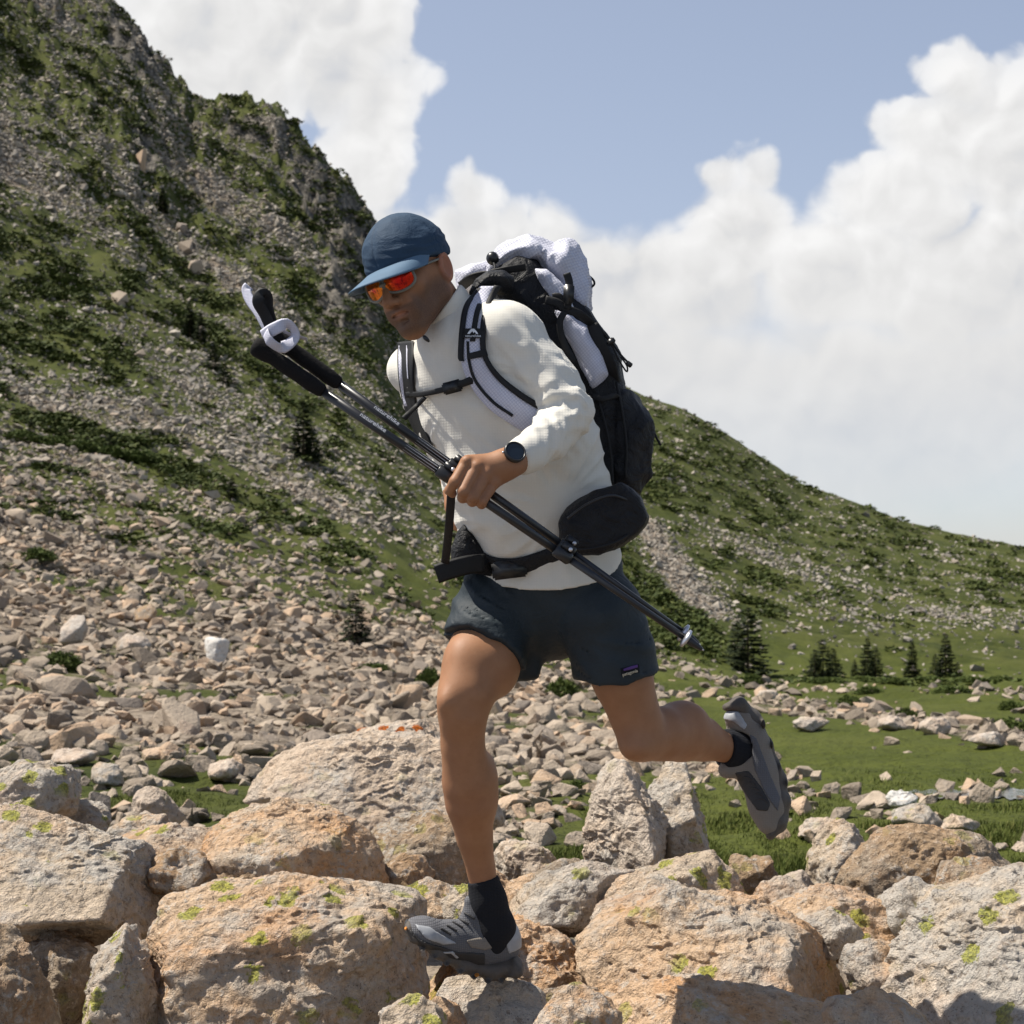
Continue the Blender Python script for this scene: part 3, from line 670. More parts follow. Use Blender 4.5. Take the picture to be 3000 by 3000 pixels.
def merge_inst(protos, which, M, pos):
    """copies of the prototypes as one vertex and face list"""
    Vs, Fs, idx = [], [], []; base = 0
    for k, (V, F) in enumerate(protos):
        sel = np.where(which == k)[0]
        if not len(sel): continue
        W = np.einsum('nij,vj->nvi', M[sel], V) + pos[sel][:, None, :]
        Vs.append(W.reshape(-1, 3)); n = len(V)
        Fs.append((F[None] + (np.arange(len(sel)) * n)[:, None, None] + base).reshape(-1, 3)); base += n * len(sel)
        idx.append(np.repeat(sel, n))
    return np.concatenate(Vs), np.concatenate(Fs), np.concatenate(idx)

def sample_ground(weight, n, r_):
    w = weight.ravel(); cdf = np.cumsum(w); cdf /= cdf[-1]
    k = np.searchsorted(cdf, r_.random(n)); i, j = np.unravel_index(k, weight.shape)
    fi = np.clip(i + r_.random(n), 0, len(T.px) - 1.001); fj = np.clip(j + r_.random(n), 0, len(T.Y) - 1.001)
    px = np.interp(fi, np.arange(len(T.px)), T.px); Y = np.exp(np.interp(fj, np.arange(len(T.Y)), np.log(T.Y)))
    x = (px - 1500) / FPX * Y; z = T.z_at(x, Y)
    return np.stack([x, Y, z], 1)

dPX = np.abs(np.gradient(T.px))[:, None]; dPY = np.clip(-np.gradient(T.PY, axis=1), 0, None)
INVIEW = ((T.PX > -300) & (T.PX < 3300) & (T.PY > -120) & (T.PY < 2640) & (T.YY < 402)).astype(float)
AREA = dPX * np.maximum(dPY, 0.4) * INVIEW
SZ_Y = [8, 12, 18, 30, 50, 100, 180, 250, 400]; SZ_S = [0.07, 0.10, 0.14, 0.185, 0.23, 0.27, 0.34, 0.42, 0.52]
szm = np.interp(T.YY, SZ_Y, SZ_S); szpx = szm * FPX / T.YY
r_ = np.random.default_rng(55)
wt = AREA * (np.clip(T.scree, 0, 1) ** 1.3 + 0.035 * (T.YY > 9) + 0.06 * ((T.YY > 100) & (T.PX < 1500))) / np.maximum(szpx, 6.5) ** 2
wt *= (T.YY > 8.6)
N_ST = int(min(100000, wt.sum() * 3.7))
pos = sample_ground(wt, N_ST, r_)
n = len(pos)
size = np.interp(pos[:, 1], SZ_Y, SZ_S) * np.exp(r_.normal(0, 0.45, n)) * 0.66
size = np.minimum(size, 1.55 * np.interp(pos[:, 1], SZ_Y, SZ_S)); big = r_.random(n) < 0.03; size[big] *= r_.uniform(1.3, 1.9, big.sum())
size = np.minimum(size, 0.08 + pos[:, 1] * 0.022)
S = np.stack([size * r_.uniform(0.9, 1.5, n), size * r_.uniform(0.75, 1.2, n), size * r_.uniform(0.42, 0.95, n)], 1)
spx0 = size * FPX / pos[:, 1]
M = rot_mats(n, r_, 0.42) * S[:, None, :]
pos[:, 2] += S[:, 2] * 0.25
which = np.where(spx0 > 16, r_.integers(0, 24, n), r_.integers(24, 40, n)); tone = r_.random(n)
spx = size * FPX / pos[:, 1]
ppx, ppy = to_px(pos)
# the 300 that show largest become single stones
cand = np.where((ppx > 0) & (ppx < 3000) & (ppy < 2500) & ~((ppx > 1330) & (ppx < 1900) & (ppy > 700) & (ppy < 2000)))[0]
pick = cand[np.argsort(-spx[cand])[:300]]
rest = np.setdiff1d(np.arange(n), pick)
V, F, idx = merge_inst(HULLS, which[rest], M[rest], pos[rest])
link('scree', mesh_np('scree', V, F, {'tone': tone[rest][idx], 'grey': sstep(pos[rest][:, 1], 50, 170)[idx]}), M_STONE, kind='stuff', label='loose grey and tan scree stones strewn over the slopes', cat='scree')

def bevel_stone(k):
    V, F = HULLS[k]; me = bpy.data.meshes.new('stone'); me.from_pydata(V.tolist(), [], F.tolist())
    bm = bmesh.new(); bm.from_mesh(me)
    bmesh.ops.dissolve_limit(bm, angle_limit=radians(12), verts=bm.verts, edges=bm.edges)
    bmesh.ops.bevel(bm, geom=bm.edges[:], offset=0.09, segments=1, affect='EDGES', profile=0.6)
    bm.to_mesh(me); bm.free(); me.materials.append(M_STONE); return me
LAND = [(628, 1905, 'the white rounded boulder'), (430, 1800, 'the dark brown block'), (215, 1850, 'the big leaning block'), (150, 1560, 'the juniper hedge'), (585, 1505, 'the pointed pale block'), (180, 1935, 'the round juniper bush'),
        (1043, 1830, 'the young bright conifer'), (1090, 1955, 'the flat juniper mat'), (1260, 1990, 'the dark shrub by the knee'), (900, 2150, 'the big smooth slab'), (1180, 2080, 'the red lichen block'), (500, 2280, 'the grassy strip'), (200, 2215, 'the long rounded boulder'), (60, 2150, 'the rounded grey boulder'),
        (1600, 2200, 'the front shin'), (1500, 2350, 'the patch of long grass'), (1690, 2290, 'the green shrub among stones'), (1650, 2018, 'the bright green bush'), (1900, 2200, 'the knee of the trailing leg'), (1850, 2330, 'the tall pointed boulder'), (2050, 2330, 'the trailing shoe'), (2200, 2100, 'the heel of the trailing shoe'),
        (2485, 2052, 'the dark rounded juniper'), (2370, 2120, 'the large rock of the stone band'), (2740, 2128, 'the wide rock of the stone band'), (2900, 2165, 'the long low rock'), (2640, 2345, 'the white sloping boulder'), (2850, 2310, 'the stream'), (2390, 2425, 'the upright grey boulder'), (2250, 2035, 'the peaked rock'), (2190, 1960, 'the tall dark conifer'), (2700, 2395, 'the broad grey boulder'), (2030, 1780, 'the scree tongue')]
SM = [bevel_stone(k) for k in range(len(HULLS))]
for i in pick:
    o = bpy.data.objects.new('stone', SM[which[i]]); COL.objects.link(o)
    m4 = Matrix([list(M[i][a]) + [pos[i][a]] for a in range(3)] + [[0, 0, 0, 1]]); o.matrix_world = m4
    x, y = ppx[i], ppy[i]
    lm = LAND[int(np.argmin([(x - q[0]) ** 2 + ((y - q[1]) * 1.6) ** 2 for q in LAND]))][2]
    fl = S[i][2] / S[i][0]; shp = 'flat slab-like' if fl < 0.45 else ('blocky angular' if fl > 0.7 else 'angular wedge-shaped')
    if x < 1690:
        o['label'] = '%s scree stone lying near %s' % (shp, lm); o['group'] = 'stones of the scree field'
    else:
        o['label'] = 'pale %s stone strewn near %s' % (shp, lm); o['group'] = 'stones strewn over the meadow'
    o['category'] = 'stone'

# a few marked blocks in the middle distance
def block(px, py, w, h, mat, label, seed, Y=None, fronts=F0, lv=5, p=40):
    g = T.hit(px, py + h * 0.42); Y = g[1]
    r2 = np.random.default_rng(seed); ol = []
    for a in np.linspace(0, 2 * pi, 8)[:-1] + r2.uniform(0, 1):
        k = r2.uniform(0.72, 1.12); ol.append((px + w * 0.5 * k * cos(a), py - h * 0.5 * k * sin(a)))
    if Y > 75:
        V0, F = hull_stone(seed * 7 + 1, 15, 0.3); c = g.copy(); B = V0 * np.array([w * 0.42, w * 0.45, h * 0.5]) * Y / FPX; c[2] += h * 0.12 * Y / FPX
        link('boulder', mesh_np('boulder', B, F, None, False), mat, label=label, cat='boulder', loc=c).data.materials.clear(); COL.objects[-1].data.materials.append(M_STONE); return
    B, F, c = rock_shape(ol, Y, 0.45 * w * Y / FPX, fronts, lv, seed, rough=min(1.0, 20 / Y), p=p)
    link('boulder', mesh_np('boulder', B, F, None, True), mat, label=label, cat='boulder', loc=c)
M_WHITE_ROCK = mat_granite('pale_limestone', (0.60, 0.575, 0.53), (0.55, 0.53, 0.50), 0.0, 0.0, 0.2, 0.25)
M_GRANITE_FAR = mat_granite('granite_far', (0.44, 0.36, 0.29), (0.40, 0.355, 0.31), 0.25, 0.1, 0.35, 0.35)
block(628, 1905, 95, 100, M_WHITE_ROCK, 'white rounded boulder standing out in the tan scree', 1, fronts=[((-0.5, -0.7, 0.5), 0.6), ((0.75, -0.65, 0.0), 0.6)], p=9)
block(430, 1800, 70, 75, M_GRANITE_BROWN, 'dark brown block in the scree above the white rounded boulder', 2)
block(215, 1850, 95, 110, M_GRANITE_FAR, 'big leaning grey-brown block in the scree uphill of the white rounded boulder', 3)
block(390, 1890, 120, 60, M_GRANITE_FAR, 'flat tan slab in the scree beside the white rounded boulder', 4)
block(150, 1560, 110, 70, M_GRANITE_FAR, 'large tan block on the upper edge of the scree below the juniper line', 5)
block(585, 1505, 55, 55, M_GRANITE_FAR, 'pointed pale block on the grassy scree slope', 6)
block(615, 1620, 50, 45, M_GRANITE_BROWN, 'dark boulder on the grassy scree slope below the pointed pale block', 7)
block(2640, 2345, 90, 60, M_WHITE_ROCK, 'white sloping boulder on the stony bank near the stream', 8)
block(2700, 2395, 170, 80, M_GRANITE_GREY, 'broad grey boulder on the stony bank behind the brown slab', 9)
block(2810, 2415, 120, 60, M_GRANITE_PALE, 'pale wedge-shaped boulder on the stony bank below the stream', 10)
block(2390, 2425, 130, 70, M_GRANITE_PALE, 'flat pale boulder in the grass behind the upright grey boulder', 11)
block(2370, 2120, 110, 52, M_GRANITE_FAR, 'large pale rock in the stone band beside a dark juniper', 12)
block(2740, 2128, 120, 52, M_GRANITE_FAR, 'wide pale rock in the stone band across the meadow', 13)
block(2620, 2120, 95, 46, M_GRANITE_FAR, 'pale grey rock beside the wide rock in the stone band', 14)
block(2900, 2165, 140, 50, M_GRANITE_FAR, 'long low rock at the end of the stone band', 15)
block(2250, 2035, 70, 36, M_GRANITE_FAR, 'small peaked rock standing alone in the meadow', 16)
block(660, 2255, 120, 70, M_GRANITE_FAR, 'rounded boulder at the foot of the scree beside the grassy strip', 18)
block(200, 2215, 170, 60, M_GRANITE_FAR, 'long rounded boulder in the scree behind the rounded grey boulder', 19)
block(310, 2270, 110, 90, M_GRANITE_GREY, 'dark-sided rounded boulder at the edge of the grassy strip', 20)
block(545, 690, 75, 110, M_GRANITE_FAR, 'grey rock outcrop high on the mountainside', 22)
block(530, 650, 55, 60, M_GRANITE_FAR, 'square pale rock on top of the grey outcrop', 23)
block(570, 765, 80, 90, M_GRANITE_BROWN, 'dark rock outcrop below the grey outcrop on the mountainside', 24)
block(345, 850, 70, 90, M_GRANITE_FAR, 'lone bluish-grey crag amid green junipers', 25)
block(410, 440, 60, 110, M_GRANITE_BROWN, 'narrow dark crag high on the upper mountainside', 26)

# ------------------------------------------------------------------ plants
def leaf_cloud(n, r_, shape='mound', leaf=0.08, up=0.4):
    """n small leaf triangles spread through a mound of unit radius"""
    d = r_.normal(size=(n, 3)); d[:, 2] = np.abs(d[:, 2]); d /= np.linalg.norm(d, axis=1)[:, None]
    lump = 1 + 0.30 * pnoise(d * 2.3 + r_.uniform(0, 40)) + 0.18 * pnoise(d * 5.1 + r_.uniform(0, 40))
    rad = (0.55 + 0.45 * r_.random(n) ** 0.4) * lump
    c = d * rad[:, None]
    a = r_.normal(size=(n, 3)) + d * 0.8 + np.array([0, 0, up]); a /= np.linalg.norm(a, axis=1)[:, None]
    b = np.cross(a, r_.normal(size=(n, 3))); b /= np.linalg.norm(b, axis=1)[:, None]
    l = leaf * r_.uniform(0.6, 1.5, n)[:, None]
    V = np.stack([c - b * l * 0.45, c + b * l * 0.45, c + a * l * 1.3], 1).reshape(-1, 3)
    return V, np.arange(3 * n).reshape(-1, 3), np.repeat(r_.random(n), 3)

def conifer_proto(seed, slim=0.2, n_whorl=26, double=False):
    r_ = np.random.default_rng(seed); Vs = []; tone = []
    for k in range(n_whorl):
        t = (k + r_.uniform(-.3, .3)) / n_whorl; z = 0.05 + 0.94 * t
        R = slim * 1.45 * (1 - t) ** 0.85 * r_.uniform(0.75, 1.15) + 0.014
        for j in range(int(5 + 6 * (1 - t))):
            a = r_.uniform(0, 2 * pi); L = R * r_.uniform(0.6, 1.15); dirv = np.array([cos(a), sin(a), -0.18 + 0.55 * t]); side = np.array([-sin(a), cos(a), 0])
            for q in range(13):
                f = r_.uniform(0.02, 1.0) ** 0.6; p = np.array([0, 0, z]) + dirv * L * f + np.array([0, 0, -0.05 * L * f])
                l = (0.034 + 0.05 * (1 - t)) * r_.uniform(0.6, 1.3); w = side * r_.choice([-1, 1]) * l * r_.uniform(0.5, 1.1)
                Vs += [p, p + dirv * l * 0.9 + w * 0.5, p + w + np.array([0, 0, -l * r_.uniform(0.1, 0.6)])]; tone += [r_.random()] * 3
    V = np.array(Vs); crown = mesh_np('crown', V, np.arange(len(V)).reshape(-1, 3), {'tone': np.array(tone)})
    crown.materials.append(M_NEEDLE)
    ang = np.linspace(0, 2 * pi, 7)[:-1]; rings = [(0, 0.022), (0.3, 0.016), (0.7, 0.009), (0.985, 0.002)]
    TV = np.array([[r * cos(a), r * sin(a), z] for z, r in rings for a in ang]); TF = []
    for k in range(3):
        for j in range(6): TF.append([k * 6 + j, k * 6 + (j + 1) % 6, (k + 1) * 6 + (j + 1) % 6, (k + 1) * 6 + j])
    trunk = mesh_np('trunk', TV, np.array(TF), None, True); trunk.materials.append(M_BARK)
    return crown, trunk
CONIF = [conifer_proto(11, 0.19), conifer_proto(12, 0.26), conifer_proto(13, 0.15), conifer_proto(14, 0.32)]
def conifer(px, pytop, pybase, label, kind=0, group=None, wide=1.0):
    g = T.hit(px, pybase); h = (pybase - pytop) * g[1] / FPX
    e = bpy.data.objects.new('conifer', None); COL.objects.link(e); e.empty_display_size = 0.2; e.location = g
    e.scale = (h * wide, h * wide, h); e.rotation_euler = (0, 0, random.uniform(0, 6))
    e['label'] = label; e['category'] = 'tree'
    if group: e['group'] = group
    for nm, me in zip(('crown', 'trunk'), CONIF[kind]):
        o = bpy.data.objects.new(nm, me); COL.objects.link(o); o.parent = e
    return e
G1 = 'conifers along the foot of the green hill'; G2 = 'conifers on the steep mountainside'
conifer(2190, 1775, 1970, 'tall dark conifer at the lower end of the scree tongue, bigger than its neighbours', 1, G1)
conifer(2160, 1800, 1955, 'slimmer dark conifer pressed against the tall conifer by the scree tongue', 0, G1)
conifer(2385, 1900, 1982, 'short bushy conifer at the outer side of the wide clump', 3, G1)
conifer(2410, 1868, 1984, 'middle conifer of the wide dark clump at the meadow edge', 3, G1)
conifer(2438, 1895, 1984, 'rounded conifer closing the wide dark clump at the meadow edge', 3, G1)
conifer(2502, 1930, 1983, 'very small conifer between the wide clump and the pair of conifers', 0, G1)
conifer(2540, 1866, 1984, 'slender conifer of the close pair at the meadow edge', 0, G1)
conifer(2563, 1892, 1984, 'lower conifer of the close pair at the meadow edge', 1, G1)
conifer(2670, 1872, 1984, 'lone slim conifer standing between the close pair and the pointed conifer', 2, G1)
conifer(2768, 1852, 1984, 'sharply pointed conifer with small ones at its sides', 0, G1)
conifer(2738, 1915, 1984, 'small conifer touching the sharply pointed conifer on its uphill side', 1, G1)
conifer(2803, 1938, 1984, 'tiny conifer just past the sharply pointed conifer', 1, G1)
conifer(888, 1170, 1345, 'big dark conifer alone among the scree streaks below the trekking pole handles', 0, G2)
conifer(912, 1240, 1350, 'smaller conifer growing against the big lone dark conifer', 1, G2)
conifer(553, 880, 985, 'first of two narrow dark conifers on the green mountainside', 2, G2)
conifer(586, 915, 1005, 'second and lower of two narrow dark conifers on the green mountainside', 0, G2)
conifer(622, 1000, 1080, 'conifer at the head of the dark juniper streak', 3, G2)
conifer(655, 1050, 1120, 'broad conifer inside the dark juniper streak', 3, G2)
conifer(88, 1225, 1280, 'small conifer standing out of the juniper hedge at the bench edge', 1, G2)
conifer(322, 1262, 1325, 'pointed small conifer at the far end of the juniper hedge', 1, G2)
conifer(680, 1390, 1460, 'little faded conifer in the scree above the grassy slope', 0, G2)
conifer(1043, 1735, 1880, 'young bright conifer in the scree beside the front thigh', 1, G2)
conifer(472, 545, 620, 'small dark conifer beside the grey rock outcrop', 0, G2)

BUSH = []
for k in range(4):
    rr = np.random.default_rng(70 + k); V, F, t = leaf_cloud(2600, rr, leaf=0.10)
    me = mesh_np('bush', V, F, {'tone': t}); me.materials.append(M_JUNIPER); BUSH.append(me)
def bush(px, py, w, h, label, k=0, group='juniper bushes'):
    g = T.hit(px, py + h * 0.42); o = bpy.data.objects.new('juniper_bush', BUSH[k % 4]); COL.objects.link(o)
    o.location = g - np.array([0, 0, 0.04]); s = w * 0.5 * g[1] / FPX; o.scale = (s, s * 0.8, h * 0.95 * g[1] / FPX); o.rotation_euler = (0, 0, random.uniform(0, 6))
    o['label'] = label; o['category'] = 'bush'; o['group'] = group
bush(2485, 2052, 85, 34, 'dark rounded juniper bush at the near end of the stone band', 0)
bush(2545, 2018, 100, 22, 'flat oval juniper mat in the open meadow', 1)
bush(2650, 2085, 75, 30, 'dark juniper bush growing among the rocks of the stone band', 2)
bush(2960, 2065, 90, 32, 'juniper bush on the meadow beside the curved line of pebbles', 3)
bush(2950, 2120, 120, 46, 'large dark juniper bush behind the long low rock', 0)
bush(2790, 2018, 150, 24, 'wide juniper mat inside the curved line of pebbles', 1)
bush(2200, 1990, 80, 30, 'low juniper at the foot of the tall dark conifer', 2)
bush(2250, 2012, 60, 18, 'small flat juniper beside the peaked rock', 3)
bush(1650, 2018, 110, 62, 'bright green bush behind the knee of the rear leg', 0)
bush(1090, 1955, 110, 30, 'flat juniper mat on the scree near the front knee', 1)
bush(1260, 1990, 90, 60, 'dark shrub in the scree touching the outline of the front knee', 2)
bush(180, 1935, 130, 55, 'round dark juniper bush on the grass patch in the scree', 3)
bush(130, 2030, 80, 25, 'low green shrub below the round juniper in the scree', 0)
bush(1750, 2360, 60, 40, 'small green shrub on the stones beside the tall pale boulder', 1)
bush(1690, 2290, 70, 36, 'patch of green shrub among the pale stones beyond the front shin', 2)
bush(110, 1625, 140, 40, 'green juniper mat spilling over the upper scree', 3)
for k, xx in enumerate((60, 150, 240, 330, 420)):
    bush(xx, 1278 + k * 15, 120, 34, 'dark juniper bush in the hedge along the grassy bench', k, 'hedge of junipers along the bench')
for k, xx in enumerate((2330, 2420, 2520, 2620, 2720, 2830, 2930)):
    bush(xx, 1988 + (k % 2) * 2, 120, 16, 'low juniper in the dark row along the far meadow edge', k, 'row of junipers along the meadow edge')

# dark scrub that cannot be counted
r_ = np.random.default_rng(91)
wt = AREA * (T.scrub ** 2) * (T.YY > 60) * (T.YY < 395)
ns = 4000
pos2 = sample_ground(wt, ns, r_)
protos = []
for k in range(6):
    V, F, t = leaf_cloud(56, np.random.default_rng(200 + k), leaf=0.36, up=0.0); protos.append((V, F))
sc = r_.uniform(0.35, 1.0, ns) * np.interp(pos2[:, 1], [60, 150, 400], [0.5, 1.0, 1.7])
right = to_px(pos2)[0] > 1750; sc[right] *= 1.05
S2 = np.stack([sc * r_.uniform(0.9, 1.6, ns), sc * r_.uniform(0.8, 1.2, ns), sc * r_.uniform(0.4, 0.7, ns)], 1)
M2 = rot_mats(ns, r_, 0.05) * S2[:, None, :]
V, F, idx = merge_inst(protos, r_.integers(0, 6, ns), M2, pos2)
tt = np.repeat(r_.random(len(V) // 3), 3)
link('juniper_scrub', mesh_np('juniper_scrub', V, F, {'tone': tt}), M_SCRUB, kind='stuff', label='dark green juniper scrub covering the mountain slopes', cat='scrub')

# grass close by
r_ = np.random.default_rng(17)
lin = np.clip(0.45 - T.scree, 0, 1) * (T.YY > 4.6) * (T.YY < 16) * ((T.PX > -200) & (T.PX < 3200))
wt = AREA.clip(0.05) * lin * np.interp(T.YY, [5, 8, 11, 16], [1, 1, 0.5, 0.15])
ng = 110000
g = sample_ground(wt, ng, r_)
clump = fbm(g * 2.2, 3); keep = r_.random(ng) < np.clip(0.55 + clump * 1.3, 0.06, 1); g = g[keep]; clump = clump[keep]; ng = len(g)
hgt = (r_.uniform(0.010, 0.032, ng) * (1 + 1.4 * np.clip(clump, 0, 1))) * np.interp(g[:, 1], [5, 10, 26], [1.25, 1.0, 0.8])
a = r_.uniform(0, 2 * pi, ng); w = hgt * r_.uniform(0.04, 0.09, ng) + 0.0012 * g[:, 1] / 8
side = np.stack([np.cos(a), np.sin(a), np.zeros(ng)], 1); lean = np.stack([r_.normal(0.15, 0.4, ng), r_.normal(0, 0.4, ng), np.ones(ng)], 1) * hgt[:, None]
V = np.stack([g - side * w[:, None], g + side * w[:, None], g + lean], 1).reshape(-1, 3)
link('grass', mesh_np('grass', V, np.arange(len(V)).reshape(-1, 3), {'tone': np.repeat(np.clip(r_.random(ng) * 0.7 + clump * 0.3, 0, 0.99), 3)}), M_GRASS, kind='stuff', label='short green grass between the boulders and over the meadow', cat='grass')

# shallow stream
def mat_water():
    m, N, b = new_mat('stream_water'); pos = N.new('ShaderNodeNewGeometry').outputs['Position']
    b.inputs['Base Color'].default_value = (0.10, 0.11, 0.12, 1); b.inputs['Roughness'].default_value = 0.08
    N.put(b.inputs['Normal'], N.bump(N.noise(pos, 9.0, 3, 0.6), 0.35, 0.03)); return m
VV = []; FF = []
for k, x in enumerate(np.linspace(2640, 3300, 90)):
    y0 = np.interp(x, [2590, 2700, 2900, 3300], [2328, 2318, 2314, 2316]) + 4 * sin(x * 0.11) + 3 * sin(x * 0.043 + 2); y1 = np.interp(x, [2590, 2700, 2900, 3300], [2330, 2336, 2340, 2346]) + 4 * sin(x * 0.085 + 1) + 3 * sin(x * 0.19)
    a = T.hit(x, y0); b = T.hit(x, y1); VV += [a + np.array([0, 0, 0.012]), b + np.array([0, 0, 0.012])]
    if k: FF.append([2 * k - 2, 2 * k - 1, 2 * k + 1, 2 * k])
link('stream', mesh_np('stream', np.array(VV), np.array(FF), None, True), mat_water(), kind='structure')

# ------------------------------------------------------------------ implicit-surface modelling
Y0 = 3.6
def Q(px, py, d=0.0): return P(px, py, Y0 + d)
def mm(r, d=0.0): return r * (Y0 + d) / FPX

def smin(a, b, k):
    if k <= 0: return np.minimum(a, b)
    h = np.clip(0.5 + 0.5 * (b - a) / k, 0, 1); return b * (1 - h) + a * h - k * h * (1 - h)
def smax(a, b, k): return -smin(-a, -b, k)

def keep_largest(V, F):
    p = np.arange(len(V))
    while True:
        m = p[F].min(1); q = p.copy()
        for a in range(F.shape[1]): np.minimum.at(q, F[:, a], m)
        q = q[q]
        if (q == p).all(): break
        p = q
    ids, cn = np.unique(p, return_counts=True); k = p == ids[np.argmax(cn)]
    ix = -np.ones(len(V), int); ix[k] = np.arange(k.sum()); Fk = F[k[F[:, 0]]]
    return V[k], ix[Fk]

class Field:
    def __init__(s, lo, hi, h):
        s.h = h; s.lo = np.array(lo, float); n = np.ceil((np.array(hi) - s.lo) / h).astype(int) + 1
        s.ax = [(s.lo[i] + h * np.arange(n[i])).astype(np.float32) for i in range(3)]
        s.d = np.full(n, 0.08, np.float32)
    def win(s, lo, hi):
        sl = []
        for i in range(3):
            a = int(np.clip(math.floor((lo[i] - s.lo[i]) / s.h), 0, len(s.ax[i]))); b = int(np.clip(math.ceil((hi[i] - s.lo[i]) / s.h) + 1, 0, len(s.ax[i])))
            sl.append(slice(a, b))
        return tuple(sl)
    def xyz(s, sl):
        return s.ax[0][sl[0]][:, None, None], s.ax[1][sl[1]][None, :, None], s.ax[2][sl[2]][None, None, :]
    def add(s, prim, k=0.0, cut=False):
        fn, lo, hi = prim; m = 0.03 + k
        sl = s.win(np.array(lo) - m, np.array(hi) + m)
        if any(q.stop <= q.start for q in sl): return s
        v = fn(*s.xyz(sl)).astype(np.float32)
        s.d[sl] = smax(s.d[sl], -v, k) if cut else smin(s.d[sl], v, k)
        return s
    def plane(s, p, n, k=0.0):
        """keep the side the normal points away from"""
        n = np.array(n, float); n /= np.linalg.norm(n); X, Y, Z = s.xyz((slice(None),) * 3)
        s.d = smax(s.d, ((X - p[0]) * n[0] + (Y - p[1]) * n[1] + (Z - p[2]) * n[2]).astype(np.float32), k); return s
    def shell(s, t):
        s.d = np.maximum(s.d, -(s.d + t)); return s
    def mesh(s, smooth=2):
        d = s.d; nx, ny, nz = d.shape; ins = d < 0
        c = np.zeros((nx - 1, ny - 1, nz - 1), np.int8)
        for a in (0, 1):
            for b in (0, 1):
                for e in (0, 1): c += ins[a:nx - 1 + a, b:ny - 1 + b, e:nz - 1 + e]
        act = (c > 0) & (c < 8); I = np.argwhere(act); idx = -np.ones(act.shape, np.int32); idx[act] = np.arange(len(I))
        acc = np.zeros((len(I), 3)); cnt = np.zeros(len(I))
        cor = [(a, b, e) for a in (0, 1) for b in (0, 1) for e in (0, 1)]
        val = {q: d[I[:, 0] + q[0], I[:, 1] + q[1], I[:, 2] + q[2]] for q in cor}
        for q in cor:
            for ax in range(3):
                if q[ax]: continue
                r = list(q); r[ax] = 1; r = tuple(r); a, b = val[q], val[r]; x = (a < 0) != (b < 0)
                t = np.where(x, a / np.where(a == b, 1, a - b), 0); p = np.array(q, float)[None] + 0; p = np.repeat(p, len(I), 0); p[:, ax] += t
                acc[x] += p[x]; cnt[x] += 1
        V = (I + acc / cnt[:, None]) * s.h + s.lo
        F = []
        for ax in range(3):
            o = [a for a in range(3) if a != ax]
            s0 = [slice(None)] * 3; s1 = [slice(None)] * 3; s0[ax] = slice(0, -1); s1[ax] = slice(1, None)
            A, B = ins[tuple(s0)], ins[tuple(s1)]; E = np.argwhere(A != B); fl = A[tuple(E.T)]
            ok = np.all([(E[:, a] > 0) & (E[:, a] < d.shape[a] - 1) for a in o], 0); E = E[ok]; fl = fl[ok]
            def cell(du, dv):
                e = E.copy(); e[:, o[0]] -= du; e[:, o[1]] -= dv; return idx[e[:, 0], e[:, 1], e[:, 2]]
            q = np.stack([cell(1, 1), cell(0, 1), cell(0, 0), cell(1, 0)], 1)
            flip = ~fl if ax != 1 else fl
            q[flip] = q[flip][:, ::-1]; F.append(q)
        F = np.concatenate(F); F = F[(F >= 0).all(1)]
        for _ in range(smooth): V = relax(V, F)
        return V, F

def relax(V, F, f=0.5):
    A = np.zeros_like(V); n = np.zeros(len(V))
    for a in range(4):
        b = (a + 1) % 4
        np.add.at(A, F[:, a], V[F[:, b]]); np.add.at(n, F[:, a], 1); np.add.at(A, F[:, b], V[F[:, a]]); np.add.at(n, F[:, b], 1)
    n = np.maximum(n, 1)
    return V * (1 - f) + f * A / n[:, None]

def vnormals(V, F):
    n = np.cross(V[F[:, 2]] - V[F[:, 0]], V[F[:, 3]] - V[F[:, 1]]) if F.shape[1] == 4 else np.cross(V[F[:, 1]] - V[F[:, 0]], V[F[:, 2]] - V[F[:, 0]])
    N = np.zeros_like(V)
    for a in range(F.shape[1]): np.add.at(N, F[:, a], n)
    return N / np.maximum(np.linalg.norm(N, axis=1), 1e-12)[:, None]

def seg(p0, p1, r0, r1, side=None, asp0=1.0, asp1=1.0):
    """tapered limb; with side given, its half width along side is r * asp"""
    p0 = np.array(p0, float); p1 = np.array(p1, float); d = p1 - p0; L2 = max(d @ d, 1e-9); dn = d / math.sqrt(L2)
    if side is not None:
        sd = np.array(side, float); sd = sd - dn * (sd @ dn); sd /= np.linalg.norm(sd)
    def fn(X, Y, Z):
        qx, qy, qz = X - p0[0], Y - p0[1], Z - p0[2]
        t = np.clip((qx * d[0] + qy * d[1] + qz * d[2]) / L2, 0, 1); r = r0 + (r1 - r0) * t
        qx = qx - t * d[0]; qy = qy - t * d[1]; qz = qz - t * d[2]
        l2 = qx * qx + qy * qy + qz * qz
        if side is None: return np.sqrt(l2) - r
        a = qx * sd[0] + qy * sd[1] + qz * sd[2]; k = asp0 + (asp1 - asp0) * t
        return (np.sqrt(l2 - a * a + (a / k) ** 2) - r) * np.minimum(1.0, 1.0)
    m = max(r0 * max(asp0, 1), r1 * max(asp1, 1))
    return fn, np.minimum(p0, p1) - m, np.maximum(p0, p1) + m

